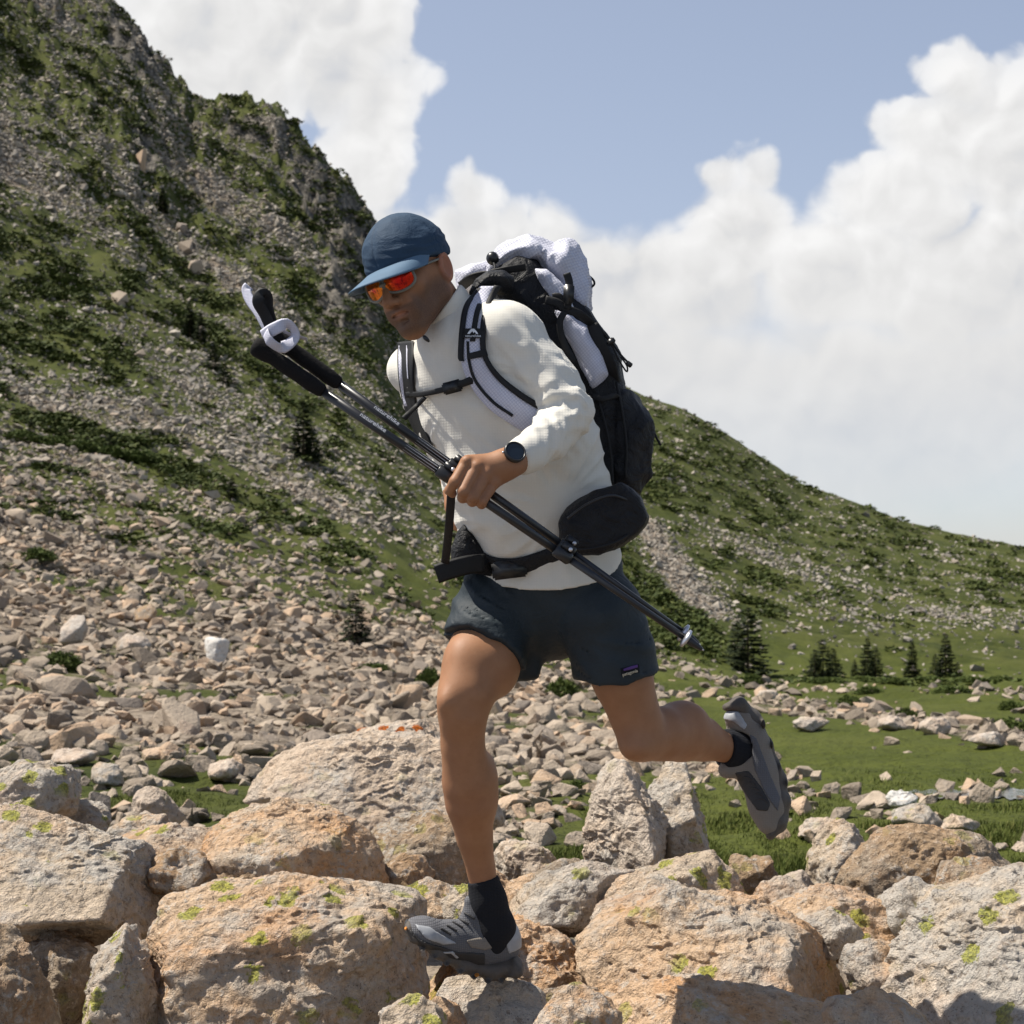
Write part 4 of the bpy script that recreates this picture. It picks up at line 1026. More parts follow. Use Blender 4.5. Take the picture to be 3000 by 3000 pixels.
def ell(c, R, rad):
    c = np.array(c, float); R = np.array(R, float); rad = np.array(rad, float); m = rad.max()
    def fn(X, Y, Z):
        q = [X - c[0], Y - c[1], Z - c[2]]
        e = [(q[0] * R[i][0] + q[1] * R[i][1] + q[2] * R[i][2]) for i in range(3)]
        k0 = np.sqrt(sum((e[i] / rad[i]) ** 2 for i in range(3))); k1 = np.sqrt(sum((e[i] / rad[i] ** 2) ** 2 for i in range(3)))
        return k0 * (k0 - 1) / np.maximum(k1, 1e-6)
    return fn, c - m, c + m

def chain(f, nodes, k=0.02, side=None):
    """nodes: (px, py, dY, r px[, aspect])"""
    pts = [(Q(n[0], n[1], n[2]), mm(n[3], n[2]), n[4] if len(n) > 4 else 1.0) for n in nodes]
    for (a, ra, sa), (b, rb, sb) in zip(pts[:-1], pts[1:]): f.add(seg(a, b, ra, rb, side, sa, sb), k)
    return f

def pillow(poly, d0, d1, rnd=0.02, slope=0.0):
    """closed outline at its mid depth, puffed between two depths"""
    dm = 0.5 * (d0 + d1); W = np.array([Q(x, y, dm) for x, y in poly])[:, [0, 2]]; ym = Y0 + dm; hy = 0.5 * (d1 - d0)
    def fn(X, Y, Z):
        x = (X[:, :, 0] + 0 * Z[:1, :1, 0]); x = X[:, 0, 0][:, None]; z = Z[0, 0, :][None, :]
        d = np.full((x.shape[0], z.shape[1]), 1e9); s = np.ones_like(d)
        n = len(W)
        for i in range(n):
            a, b = W[i], W[i - 1]; e = b - a; wx = x - a[0]; wz = z - a[1]
            t = np.clip((wx * e[0] + wz * e[1]) / max(e @ e, 1e-12), 0, 1)
            d = np.minimum(d, (wx - e[0] * t) ** 2 + (wz - e[1] * t) ** 2)
            c1 = z >= a[1]; c2 = z < b[1]; c3 = e[0] * wz > e[1] * wx
            fl = (c1 & c2 & c3) | (~c1 & ~c2 & ~c3); s = np.where(fl, -s, s)
        d2 = (s * np.sqrt(d))[:, None, :]
        dy = np.abs(Y - ym) - hy
        return smax(d2 + 0 * dy, dy + 0 * d2, rnd * 2)
    lo = np.array([W[:, 0].min(), ym - hy, W[:, 1].min()]); hi = np.array([W[:, 0].max(), ym + hy, W[:, 1].max()])
    return fn, lo, hi

def field_box(pxs, pys, d0, d1, h, pad=0.03):
    a = Q(min(pxs), max(pys), d0); b = Q(max(pxs), min(pys), d0); c = Q(min(pxs), max(pys), d1); e = Q(max(pxs), min(pys), d1)
    m = np.array([a, b, c, e]); return Field(m.min(0) - pad, m.max(0) + pad, h)

def tube(pts, rad, n=10, caps=True, flat=None):
    """swept tube through world points; rad scalar or list; flat=(axis, ratio) squashes it"""
    pts = np.array(pts, float); m = len(pts); rad = np.broadcast_to(np.array(rad, float), (m,))
    tan = np.gradient(pts, axis=0); tan /= np.maximum(np.linalg.norm(tan, axis=1), 1e-9)[:, None]
    ref = np.array([0, 0, 1.0]) if flat is None else np.array(flat[0], float)
    V = []
    for i in range(m):
        u = ref - tan[i] * (ref @ tan[i])
        if np.linalg.norm(u) < 1e-3: u = np.array([1.0, 0, 0]) - tan[i] * tan[i][0]
        u /= np.linalg.norm(u); v = np.cross(tan[i], u); ref = ref if flat is not None else u
        k = 1.0 if flat is None else flat[1]
        for j in range(n):
            a = 2 * pi * j / n; V.append(pts[i] + rad[i] * (u * cos(a) * k + v * sin(a)))
    F = [[i * n + j, i * n + (j + 1) % n, (i + 1) * n + (j + 1) % n, (i + 1) * n + j] for i in range(m - 1) for j in range(n)]
    if caps:
        c0 = len(V); V.append(pts[0]); V.append(pts[-1])
        for j in range(n):
            F.append([c0, (j + 1) % n, j, c0]); F.append([c0 + 1, (m - 1) * n + j, (m - 1) * n + (j + 1) % n, c0 + 1])
    return np.array(V), F
def mesh_py(name, V, F, smooth=True):
    me = bpy.data.meshes.new(name); me.from_pydata([tuple(map(float, v)) for v in V], [], [list(dict.fromkeys(map(int, f))) for f in F])
    me.polygons.foreach_set('use_smooth', [smooth] * len(me.polygons)); me.update(); return me
def curve_pts(pts, n=24):
    """smooth path through points (Catmull-Rom)"""
    p = np.array(pts, float); p = np.vstack([2 * p[0] - p[1], p, 2 * p[-1] - p[-2]]); out = []
    m = len(p) - 3
    for t in np.linspace(0, m - 1e-6, n):
        i = int(t); f = t - i; a, b, c, d = p[i:i + 4]
        out.append(0.5 * ((2 * b) + (-a + c) * f + (2 * a - 5 * b + 4 * c - d) * f * f + (-a + 3 * b - 3 * c + d) * f ** 3))
    return np.array(out)
def part(name, V, F, mat, parent, smooth=True, attrs=None, label=None):
    V = np.asarray(V, float)
    if isinstance(F, np.ndarray): me = mesh_np(name, V, F, attrs, smooth)
    else: me = mesh_py(name, V, F, smooth)
    me.materials.append(mat)
    return link(name, me, None, parent, label=label)
def boxmesh(c, ax, half, bev=0.0):
    c = np.array(c, float); V = [c + sx * half[0] * np.array(ax[0]) + sy * half[1] * np.array(ax[1]) + sz * half[2] * np.array(ax[2]) for sx in (-1, 1) for sy in (-1, 1) for sz in (-1, 1)]
    F = [[0, 1, 3, 2], [4, 6, 7, 5], [0, 4, 5, 1], [2, 3, 7, 6], [0, 2, 6, 4], [1, 5, 7, 3]]
    if bev:
        bm = bmesh.new(); vs = [bm.verts.new(v) for v in V]
        for f in F: bm.faces.new([vs[i] for i in f])
        bmesh.ops.recalc_face_normals(bm, faces=bm.faces); bmesh.ops.bevel(bm, geom=bm.edges[:], offset=bev, segments=2, affect='EDGES'); bm.verts.index_update()
        V = [v.co[:] for v in bm.verts]; F = [[v.index for v in f.verts] for f in bm.faces]; bm.free()
    return V, F
def text_mesh(name, body, size, origin, xdir, ydir, mat, parent, extrude=0.0004, warp=None):
    cu = bpy.data.curves.new(name, 'FONT'); cu.body = body; cu.size = size; cu.extrude = extrude; cu.align_x = 'CENTER'; cu.align_y = 'CENTER'; cu.resolution_u = 3
    ob = bpy.data.objects.new(name, cu); COL.objects.link(ob)
    dg = bpy.context.evaluated_depsgraph_get(); me = bpy.data.meshes.new_from_object(ob.evaluated_get(dg)); bpy.data.objects.remove(ob); me.name = name
    x = np.array(xdir, float); x /= np.linalg.norm(x); y = np.array(ydir, float); y -= x * (x @ y); y /= np.linalg.norm(y); z = np.cross(x, y)
    co = np.empty(len(me.vertices) * 3, np.float32); me.vertices.foreach_get('co', co); co = co.reshape(-1, 3)
    W = np.array(origin) + co[:, :1] * x + co[:, 1:2] * y + co[:, 2:3] * z
    me.vertices.foreach_set('co', W.astype(np.float32).ravel()); me.materials.clear(); me.materials.append(mat); me.update()
    return link(name, me, None, parent)

# ------------------------------------------------------------------ cloth, skin and gear materials
def mat_skin():
    m, N, b = new_mat('skin'); pos = N.new('ShaderNodeNewGeometry').outputs['Position']
    n = N.noise(pos, 26.0, 4, 0.6); n2 = N.noise(pos, 240.0, 2, 0.6); beard = N.attr('beard'); red = N.attr('red')
    c = N.mix(N.ramp(n, 0.32, 0.68), (0.285, 0.136, 0.066, 1), (0.318, 0.156, 0.079, 1))
    c = N.mix(N.ramp(N.noise(pos, 7.0, 3, 0.6), 0.45, 0.7, 0, 0.4), c, (0.235, 0.105, 0.057, 1))
    c = N.mix(N.ramp(N.noise(pos, 130.0, 3, 0.7), 0.58, 0.75, 0, 0.25), c, (0.17, 0.078, 0.043, 1))
    c = N.mix(N.m('MULTIPLY', red, 0.5), c, (0.40, 0.15, 0.10, 1))
    st = N.m('MULTIPLY', beard, N.ramp(N.noise(pos, 620.0, 2, 0.5), 0.30, 0.62, 0.65, 1.0))
    c = N.mix(N.m('MULTIPLY', st, 0.78), c, (0.055, 0.036, 0.027, 1))
    N.put(b.inputs['Base Color'], c); b.inputs['Roughness'].default_value = 0.58; b.inputs['Specular IOR Level'].default_value = 0.35
    b.inputs['Subsurface Weight'].default_value = 0.08; b.inputs['Subsurface Radius'].default_value = (0.012, 0.005, 0.003); b.inputs['Subsurface Scale'].default_value = 0.5
    N.put(b.inputs['Normal'], N.bump(n2, 0.12, 0.002)); return m
def grid_lines(N, pos, step, width, ax=(0, 2)):
    s = N.sep(pos); f = None
    for i in ax:
        q = N.m('ABSOLUTE', N.m('SUBTRACT', N.m('FRACT', N.m('DIVIDE', s[i], step)), 0.5)); l = N.ramp(q, 0.5 - width, 0.5)
        f = l if f is None else N.m('MAXIMUM', f, l)
    return f
def mat_cloth(name, col, step=None, width=0.16, line=(0.5, 0.5, 0.5), lw=0.5, rough=0.8, bump=0.25, wr=None, var=0.06, sheen=0.0, turn=0.0):
    m, N, b = new_mat(name); pos = N.new('ShaderNodeNewGeometry').outputs['Position']
    if turn:
        r = N.new('ShaderNodeVectorRotate', rotation_type='Y_AXIS'); N.put(r.inputs['Vector'], pos); r.inputs['Angle'].default_value = turn; gp = r.outputs[0]
    else: gp = pos
    n = N.noise(pos, 14.0, 4, 0.6)
    c = N.mix(N.ramp(n, 0.3, 0.7), tuple(x * (1 - var) for x in col) + (1,), tuple(min(1, x * (1 + var)) for x in col) + (1,))
    h = N.m('MULTIPLY', N.noise(pos, 420.0, 2, 0.6), 0.25)
    if step:
        g = grid_lines(N, gp, step, width); c = N.mix(N.m('MULTIPLY', g, lw), c, line + (1,)); h = N.m('ADD', h, N.m('MULTIPLY', g, -0.6))
    if wr: h = N.m('ADD', h, N.m('MULTIPLY', N.noise(pos, wr[0], 4, 0.6, 1.2), wr[1]))
    N.put(b.inputs['Base Color'], c); b.inputs['Roughness'].default_value = rough; b.inputs['Specular IOR Level'].default_value = 0.25
    b.inputs['Sheen Weight'].default_value = sheen
    N.put(b.inputs['Normal'], N.bump(h, bump, 0.006)); return m
M_SKIN = mat_skin()
M_SHIRT = mat_cloth('cream_fleece', (0.66, 0.63, 0.56), 0.0055, 0.26, (0.54, 0.505, 0.435), 0.12, 0.85, 0.12, None, 0.03, 0.15)
M_SHORTS = mat_cloth('slate_nylon', (0.020, 0.028, 0.034), None, rough=0.62, bump=0.5, wr=(16.0, 1.6), var=0.1)
M_CAP = mat_cloth('blue_cap_cloth', (0.024, 0.050, 0.088), None, rough=0.75, bump=0.5, wr=(28.0, 1.2), var=0.1)
M_VISOR = mat_cloth('blue_visor_cloth', (0.085, 0.145, 0.215), None, rough=0.7, bump=0.2)
M_BLACK = mat_cloth('black_nylon', (0.011, 0.011, 0.0125), None, rough=0.55, bump=1.0, wr=(24.0, 2.4), var=0.2)
M_WEB = mat_plain('black_webbing', (0.010, 0.010, 0.011), 0.65, 0.3, (300, 0.3, 0.002))
M_PLASTIC = mat_plain('black_plastic', (0.012, 0.012, 0.013), 0.35, 0.5)
M_RIPSTOP = mat_cloth('white_ripstop', (0.56, 0.56, 0.63), 0.0062, 0.16, (0.40, 0.41, 0.54), 0.42, 0.6, 0.5, (20.0, 1.4), 0.05, 0.0, 0.5)
M_MESHW = mat_cloth('grey_ripstop', (0.58, 0.58, 0.66), 0.0052, 0.20, (0.30, 0.30, 0.42), 0.5, 0.65, 0.4, None, 0.06, 0.0, 0.7)
M_SHOE = mat_cloth('grey_shoe_mesh', (0.125, 0.125, 0.135), 0.004, 0.2, (0.08, 0.08, 0.088), 0.6, 0.75, 0.5)
M_SHOE_TAN = mat_cloth('taupe_shoe_mesh', (0.21, 0.185, 0.16), 0.004, 0.2, (0.16, 0.14, 0.12), 0.5, 0.75, 0.4)
M_SHOE_DK = mat_plain('dark_shoe_overlay', (0.035, 0.033, 0.033), 0.6, 0.3, (180, 0.3, 0.004))
M_SHOE_LT = mat_plain('light_shoe_panel', (0.30, 0.31, 0.33), 0.5, 0.4)
M_SOLE = mat_plain('shoe_sole_rubber', (0.085, 0.073, 0.063), 0.7, 0.3, (90, 0.5, 0.006))
M_ORANGE = mat_plain('orange_rubber', (0.55, 0.20, 0.03), 0.6, 0.3)
M_SOCK = mat_cloth('charcoal_knit', (0.017, 0.018, 0.023), 0.003, 0.3, (0.008, 0.008, 0.01), 0.6, 0.95, 0.6)
M_ALU = mat_plain('silver_metal', (0.55, 0.55, 0.58), 0.35, 0.5, None, 0.9)
M_POLE = mat_plain('black_carbon', (0.014, 0.014, 0.016), 0.32, 0.5)
M_FOAM = mat_plain('black_foam_grip', (0.011, 0.010, 0.010), 0.9, 0.15, (160, 0.4, 0.004))
M_WHITE = mat_plain('white_print', (0.75, 0.75, 0.76), 0.6, 0.3)
M_STRAPW = mat_cloth('pale_webbing', (0.55, 0.55, 0.64), 0.003, 0.2, (0.35, 0.35, 0.42), 0.5, 0.6, 0.4)
M_TEAL = mat_plain('teal_band', (0.02, 0.14, 0.11), 0.6, 0.3)
M_GLASSDARK = mat_plain('watch_glass', (0.008, 0.014, 0.022), 0.08, 0.6)
M_FRAME = mat_plain('olive_grey_frame', (0.17, 0.165, 0.14), 0.45, 0.4)
M_PURPLE = mat_plain('purple_thread', (0.10, 0.05, 0.18), 0.8, 0.2)
M_CREAMT = mat_plain('cream_thread', (0.62, 0.56, 0.42), 0.8, 0.2)
M_PATCH = mat_plain('black_patch', (0.010, 0.010, 0.014), 0.8, 0.2)
def mat_lens():
    m, N, b = new_mat('red_mirror_lens'); pos = N.new('ShaderNodeTexCoord').outputs['Object']
    t = N.attr('edge'); c = N.mix(t, (0.80, 0.015, 0.008, 1), (0.95, 0.26, 0.01, 1))
    c = N.mix(N.ramp(N.noise(pos, 160.0, 4, 0.6), 0.48, 0.66, 0, 0.7), c, (0.10, 0.002, 0.006, 1))
    N.put(b.inputs['Base Color'], c); b.inputs['Metallic'].default_value = 0.75; b.inputs['Roughness'].default_value = 0.16
    return m
M_LENS = mat_lens()

# ------------------------------------------------------------------ the runner
LAT = np.array([0.62, -0.74, 0.26]); LAT /= np.linalg.norm(LAT)          # to his left
FWD = np.array([-0.76, -0.60, -0.22]); FWD /= np.linalg.norm(FWD)

# ---- torso stations shared by body, shirt and shorts: px, py, dY, half width, half depth (m)
TORSO = [(1600, 1715, 0.025, 0.174, 0.126), (1592, 1640, 0.02, 0.166, 0.124), (1574, 1540, 0.0, 0.170, 0.134), (1550, 1440, -0.015, 0.176, 0.142), (1515, 1320, -0.04, 0.186, 0.142),
         (1462, 1190, -0.065, 0.192, 0.136), (1410, 1085, -0.09, 0.170, 0.116), (1372, 1010, -0.115, 0.105, 0.090)]
def torso(f, grow=0.0, rows=None, k=0.03):
    t = TORSO if rows is None else TORSO[rows[0]:rows[1]]
    for a, b in zip(t[:-1], t[1:]):
        f.add(seg(Q(*a[:3]), Q(*b[:3]), a[4] + grow, b[4] + grow, LAT, (a[3] + grow) / (a[4] + grow), (b[3] + grow) / (b[4] + grow)), k)
R_ARM = [(1215, 1085, 0.05, 62), (1245, 1190, 0.14, 54), (1300, 1310, 0.23, 46), (1330, 1410, 0.18, 40), (1352, 1480, 0.13, 33)]
L_ARM = [(1488, 972, -0.20, 76), (1572, 1075, -0.215, 72), (1666, 1208, -0.235, 66), (1606, 1284, -0.285, 60), (1545, 1328, -0.33, 51), (1503, 1350, -0.360, 48)]
R_LEG = [(1490, 1690, 0.03, 96.0), (1432, 1840, -0.03, 98), (1402, 1950, -0.095, 101.8), (1368, 2032, -0.135, 82.2), (1357, 2088, -0.14, 72.4), (1355, 2180, -0.12, 63.6),
         (1371, 2290, -0.09, 75.4), (1378, 2350, -0.075, 73.4), (1390, 2450, -0.05, 53.9), (1410, 2550, -0.03, 42.1), (1424, 2640, -0.02, 40.2)]
L_LEG = [(1690, 1710, -0.05, 94.0), (1765, 1860, -0.06, 96), (1826, 1995, -0.06, 88.1), (1862, 2100, -0.05, 74.5), (1888, 2158, -0.035, 70.5)]
L_SHIN = [(1890, 2160, -0.03, 70.3), (1935, 2150, 0.01, 79.2), (1995, 2146, 0.07, 85.1), (2055, 2165, 0.14, 65.3), (2120, 2190, 0.20, 42.5), (2160, 2205, 0.235, 40.6)]

# ---- head frame
def head_frame(psi, phi, rho):
    F = np.array([-sin(psi), -cos(psi), 0]); L = np.array([cos(psi), -sin(psi), 0]); U = np.array([0, 0, 1.0])
    F2 = F * cos(phi) - U * sin(phi); U2 = U * cos(phi) + F * sin(phi)
    L3 = L * cos(rho) + U2 * sin(rho); U3 = U2 * cos(rho) - L * sin(rho); return F2, L3, U3
HF, HL, HU = head_frame(radians(34), radians(22), radians(14)); HR = [HF, HL, HU]
HO = Q(1216, 814, -0.17); HS = 0.885
def H(f, l, u): return HO + HS * (f * HF + l * HL + u * HU)
def hloc(V):
    q = (np.asarray(V) - HO) / HS; return q @ HF, q @ HL, q @ HU
def hell(c, rad): return ell(H(*c), HR, np.array(rad) * HS)
def hseg(a, b, r0, r1, side=None, s0=1, s1=1): return seg(H(*a), H(*b), r0 * HS, r1 * HS, side, s0, s1)

def build_head():
    f = field_box((1030, 1400), (640, 1020), -0.30, 0.0, 0.0024, 0.02)
    f.add(hell((-0.004, 0, 0.046), (0.099, 0.077, 0.090)))
    f.add(hell((0.044, 0, -0.018), (0.056, 0.060, 0.082)), 0.03)
    for s in (-1, 1):
        f.add(hseg((0.004, s * 0.056, -0.052), (0.078, s * 0.018, -0.100), 0.020, 0.020), 0.022)
        f.add(hseg((0.0, s * 0.058, -0.01), (0.004, s * 0.056, -0.055), 0.018, 0.018), 0.02)
        f.add(hell((0.064, s * 0.044, -0.010), (0.026, 0.024, 0.022)), 0.02)
        f.add(hseg((0.090, s * 0.014, 0.034), (0.080, s * 0.048, 0.034), 0.013, 0.011), 0.012)
        f.add(hell((0.092, s * 0.026, -0.055), (0.012, 0.020, 0.028)), 0.02)
    f.add(hseg((0.084, 0, -0.098), (0.084, 0, -0.104), 0.022, 0.020), 0.018)
    for s in (-1, 1): f.add(hell((0.104, s * 0.033, 0.012), (0.016, 0.021, 0.016)), 0.012, True)
    for s in (-1, 1): f.add(hell((0.084, s * 0.033, 0.013), (0.0125, 0.0125, 0.0125)), 0.003)
    # nose
    f.add(hseg((0.100, 0, 0.020), (0.126, 0, -0.022), 0.0085, 0.0115), 0.012)
    f.add(hell((0.125, 0, -0.028), (0.0125, 0.0120, 0.0105)), 0.006)
    for s in (-1, 1): f.add(hell((0.112, s * 0.0140, -0.031), (0.0125, 0.0080, 0.0090)), 0.006)
    for s in (-1, 1): f.add(hell((0.117, s * 0.0070, -0.0400), (0.0055, 0.0040, 0.004)), 0.002, True)
    # mouth
    f.add(hell((0.0985, 0, -0.0535), (0.011, 0.024, 0.0062)), 0.007)
    f.add(hell((0.0970, 0, -0.0670), (0.0105, 0.021, 0.0068)), 0.006)
    for s in (-1, 1): f.add(hseg((0.1100, 0, -0.0597), (0.0985, s * 0.026, -0.0615), 0.0026, 0.0024), 0.004, True)
    f.add(hseg((0.106, 0, -0.0790), (0.100, 0.012, -0.0790), 0.004, 0.003), 0.006, True)
    # ears
    for s in (-1, 1):
        eR = [HF * cos(0.25) + HU * sin(0.25), HL * s, -HF * sin(0.25) + HU * cos(0.25)]
        f.add(ell(H(-0.014, s * 0.0815, -0.004), eR, np.array([0.0215, 0.0115, 0.0370]) * HS), 0.004)
        f.add(ell(H(-0.0115, s * 0.0925, -0.003), eR, np.array([0.0135, 0.0110, 0.0255]) * HS), 0.003, True)
        f.add(ell(H(-0.003, s * 0.0845, 0.012), eR, np.array([0.0045, 0.004, 0.010]) * HS), 0.003)
        f.add(ell(H(0.003, s * 0.079, -0.003), eR, np.array([0.005, 0.007, 0.008]) * HS), 0.004)
    chain(f, [(1365, 1010, -0.115, 66), (1318, 935, -0.135, 63), (1272, 868, -0.155, 66)], 0.01)
    V, F = f.mesh(1)
    a, l, u = hloc(V)
    beard = sstep(u, 0.006, -0.040) * sstep(a, -0.012, 0.012) * np.clip(1 - sstep(np.abs(l), 0.058, 0.075) * sstep(u, -0.02, 0.0), 0, 1)
    mouthz = np.exp(-((u + 0.060) / 0.010) ** 2 - (l / 0.024) ** 2) * sstep(a, 0.085, 0.095)
    cheek = sstep(u, -0.05, -0.02) * sstep(np.abs(l), 0.012, 0.02) * sstep(a, 0.055, 0.075)
    nose_ = sstep(u, -0.048, -0.040) * sstep(a, 0.095, 0.1)
    beard = np.clip(beard * (1 - 0.85 * mouthz) * (1 - 0.75 * cheek) * (1 - 0.9 * nose_), 0, 1)
    beard = np.maximum(beard, np.exp(-((u + 0.046) / 0.006) ** 2 - (l / 0.026) ** 2) * sstep(a, 0.085, 0.095) * 0.75)
    beard *= sstep(u, -0.125, -0.10)
    red = np.clip(mouthz + np.exp(-((a - 0.12) ** 2 + l ** 2 + (u + 0.026) ** 2) / 0.012 ** 2) * 0.8 + sstep(np.abs(l), 0.078, 0.084) * 0.9, 0, 1)
    return V, F, beard, red

def build_legs():
    f = field_box((1240, 2200), (1560, 2720), -0.30, 0.32, 0.0052, 0.02)
    chain(f, R_LEG, 0.007); chain(f, L_LEG, 0.007); chain(f, L_SHIN, 0.007)
    f.add(ell(Q(1311, 2056, -0.168), np.eye(3), (mm(30), 0.030, mm(38))), 0.018)           # kneecap
    f.add(ell(Q(1320, 2110, -0.15), np.eye(3), (mm(20), 0.025, mm(34))), 0.02)
    f.add(ell(Q(1862, 2186, -0.075), np.eye(3), (mm(46), 0.04, mm(42))), 0.03)
    f.add(ell(Q(1420, 2290, -0.06), np.eye(3), (mm(34), 0.04, mm(90))), 0.03)               # calf
    f.add(ell(Q(2002, 2112, 0.075), np.eye(3), (mm(62), 0.05, mm(48))), 0.03)
    f.add(ell(Q(1462, 1925, -0.06), np.eye(3), (mm(52), 0.06, mm(100))), 0.05)              # hamstring
    f.add(ell(Q(1352, 1975, -0.125), np.eye(3), (mm(36), 0.035, mm(85))), 0.04)              # quadriceps
    torso(f, -0.02, (0, 3), 0.01); return f.mesh(9)

def fingers(f, fs, k=0.004):
    for nodes in fs:
        pts = [(Q(*n[:3]), mm(n[3], n[2])) for n in nodes]
        g = [seg(a, b, ra, rb) for (a, ra), (b, rb) in zip(pts[:-1], pts[1:])]
        for q in g: f.add(q, k)
def build_left_hand():
    f = field_box((1290, 1560), (1290, 1500), -0.47, -0.28, 0.0017, 0.012)
    chain(f, [(1545, 1330, -0.332, 40), (1500, 1352, -0.364, 39, 1.0), (1470, 1366, -0.376, 40)], 0.02)
    for (x, y, d, r) in ((1372, 1356, -0.386, 24), (1399, 1370, -0.389, 25), (1424, 1390, -0.386, 25), (1444, 1412, -0.378, 23)):
        f.add(seg(Q(1478, 1362, -0.374), Q(x, y, d), mm(32, -.37), mm(r, d)), 0.016)
    for (x, y, d) in ((1368, 1352, -0.400), (1397, 1367, -0.404), (1424, 1388, -0.401), (1446, 1412, -0.392)):
        f.add(ell(Q(x, y, d), np.eye(3), np.array([1, 1, 1]) * mm(17, d)), 0.008)            # knuckles
    fingers(f, [[(1366, 1358, -0.394, 20), (1333, 1412, -0.414, 17.5), (1317, 1437, -0.398, 15), (1326, 1446, -0.372, 13)],
                [(1395, 1372, -0.400, 20), (1358, 1440, -0.420, 18), (1356, 1458, -0.395, 16), (1372, 1452, -0.368, 14)],
                [(1423, 1393, -0.397, 19.5), (1385, 1456, -0.416, 17.5), (1384, 1469, -0.392, 15.5), (1400, 1462, -0.366, 14)],
                [(1446, 1416, -0.388, 18), (1412, 1468, -0.404, 15.5), (1411, 1477, -0.384, 14), (1425, 1468, -0.362, 12.5)]], 0.0035)
    fingers(f, [[(1462, 1388, -0.365, 24), (1405, 1398, -0.352, 20), (1362, 1404, -0.354, 17), (1338, 1402, -0.366, 14)]], 0.008)
    return f.mesh(1)
def build_right_hand():
    f = field_box((1260, 1440), (1400, 1580), 0.02, 0.22, 0.0024, 0.012)
    chain(f, [(1330, 1440, 0.16, 33.0), (1342, 1482, 0.13, 35.2), (1352, 1505, 0.115, 37.4)], 0.015)
    fingers(f, [[(1330, 1492, 0.105, 19.8), (1322, 1520, 0.085, 16.5), (1338, 1536, 0.075, 14.3)], [(1342, 1505, 0.10, 19.8), (1334, 1536, 0.085, 16.5), (1352, 1548, 0.078, 14.3)],
                [(1356, 1512, 0.10, 18.7), (1352, 1545, 0.09, 16.0), (1368, 1552, 0.085, 14.3)], [(1370, 1514, 0.105, 17.6), (1370, 1542, 0.098, 14.3), (1382, 1546, 0.095, 13.2)],
                [(1335, 1480, 0.115, 17.6), (1328, 1500, 0.082, 15.4), (1342, 1512, 0.07, 13.2)]], 0.004)
    return f.mesh(1)

parts = [build_head()]
for fn in (build_legs, build_left_hand, build_right_hand):
    V, F = fn(); z = np.zeros(len(V)); parts.append((V, F, z, z))
f = field_box((1150, 1800), (900, 1760), -0.42, 0.42, 0.009, 0.02)
torso(f, -0.022); chain(f, [(1372, 1020, -0.115, 60), (1330, 950, -0.13, 56)], 0.03)
chain(f, [(a, b, c, r * 0.78) for a, b, c, r in R_ARM], 0.03); chain(f, [(a, b, c, r * 0.74) for a, b, c, r in L_ARM], 0.03)
V, F = f.mesh(2); z = np.zeros(len(V)); parts.append((V, F, z, z))
base = 0; Vs = []; Fs = []; bs = []; rs = []
for V, F, b_, r2 in parts:
    Vs.append(V); Fs.append(F + base); base += len(V); bs.append(b_); rs.append(r2)
ORI = Q(1440, 2850, -0.02)
body_me = mesh_np('person', centred(np.concatenate(Vs), ORI), np.concatenate(Fs), {'beard': np.concatenate(bs), 'red': np.concatenate(rs)}, True)
person = link('person', body_me, M_SKIN, label='person in blue cap, cream top and dark shorts leaping over boulders', cat='person', loc=ORI)

# ---- shirt
def limb_coords(V, nodes):
    """position along and around a limb, and distance from it"""
    P_ = np.array([Q(*n[:3]) for n in nodes]); best = np.full(len(V), 9.0); tt = np.zeros(len(V)); ang = np.zeros(len(V)); acc = 0
    for a, b in zip(P_[:-1], P_[1:]):
        d = b - a; L = np.linalg.norm(d); d = d / L; q = V - a; t = np.clip(q @ d, 0, L); w = q - t[:, None] * d; r = np.linalg.norm(w, axis=1)
        u = np.array([0, 0, 1.0]) - d * d[2]; u /= np.linalg.norm(u); v = np.cross(d, u)
        m = r < best; best[m] = r[m]; tt[m] = acc + t[m]; ang[m] = np.arctan2(w[m] @ v, w[m] @ u); acc += L
    return tt, ang, best
f = field_box((1090, 1830), (850, 1740), -0.42, 0.34, 0.0050, 0.02)
torso(f, 0.005, k=0.012)
f.add(seg(Q(1390, 1045, -0.11), Q(1205, 1082, 0.04), 0.075, mm(72), None), 0.05)
f.add(seg(Q(1390, 1045, -0.12), Q(1480, 975, -0.19), 0.075, mm(86, -0.19), None), 0.05)
chain(f, R_ARM, 0.01); chain(f, L_ARM, 0.008)
f.add(ell(Q(1450, 1420, -0.10), np.eye(3), (mm(110), 0.08, mm(130))), 0.06)      # loose front
f.add(ell(Q(1508, 1545, -0.09), np.eye(3), (mm(90), 0.07, mm(110))), 0.06)
f.add(seg(Q(1575, 1630, 0.015), Q(1590, 1745, 0.02), 0.136, 0.152, LAT, 1.36, 1.30), 0.02)
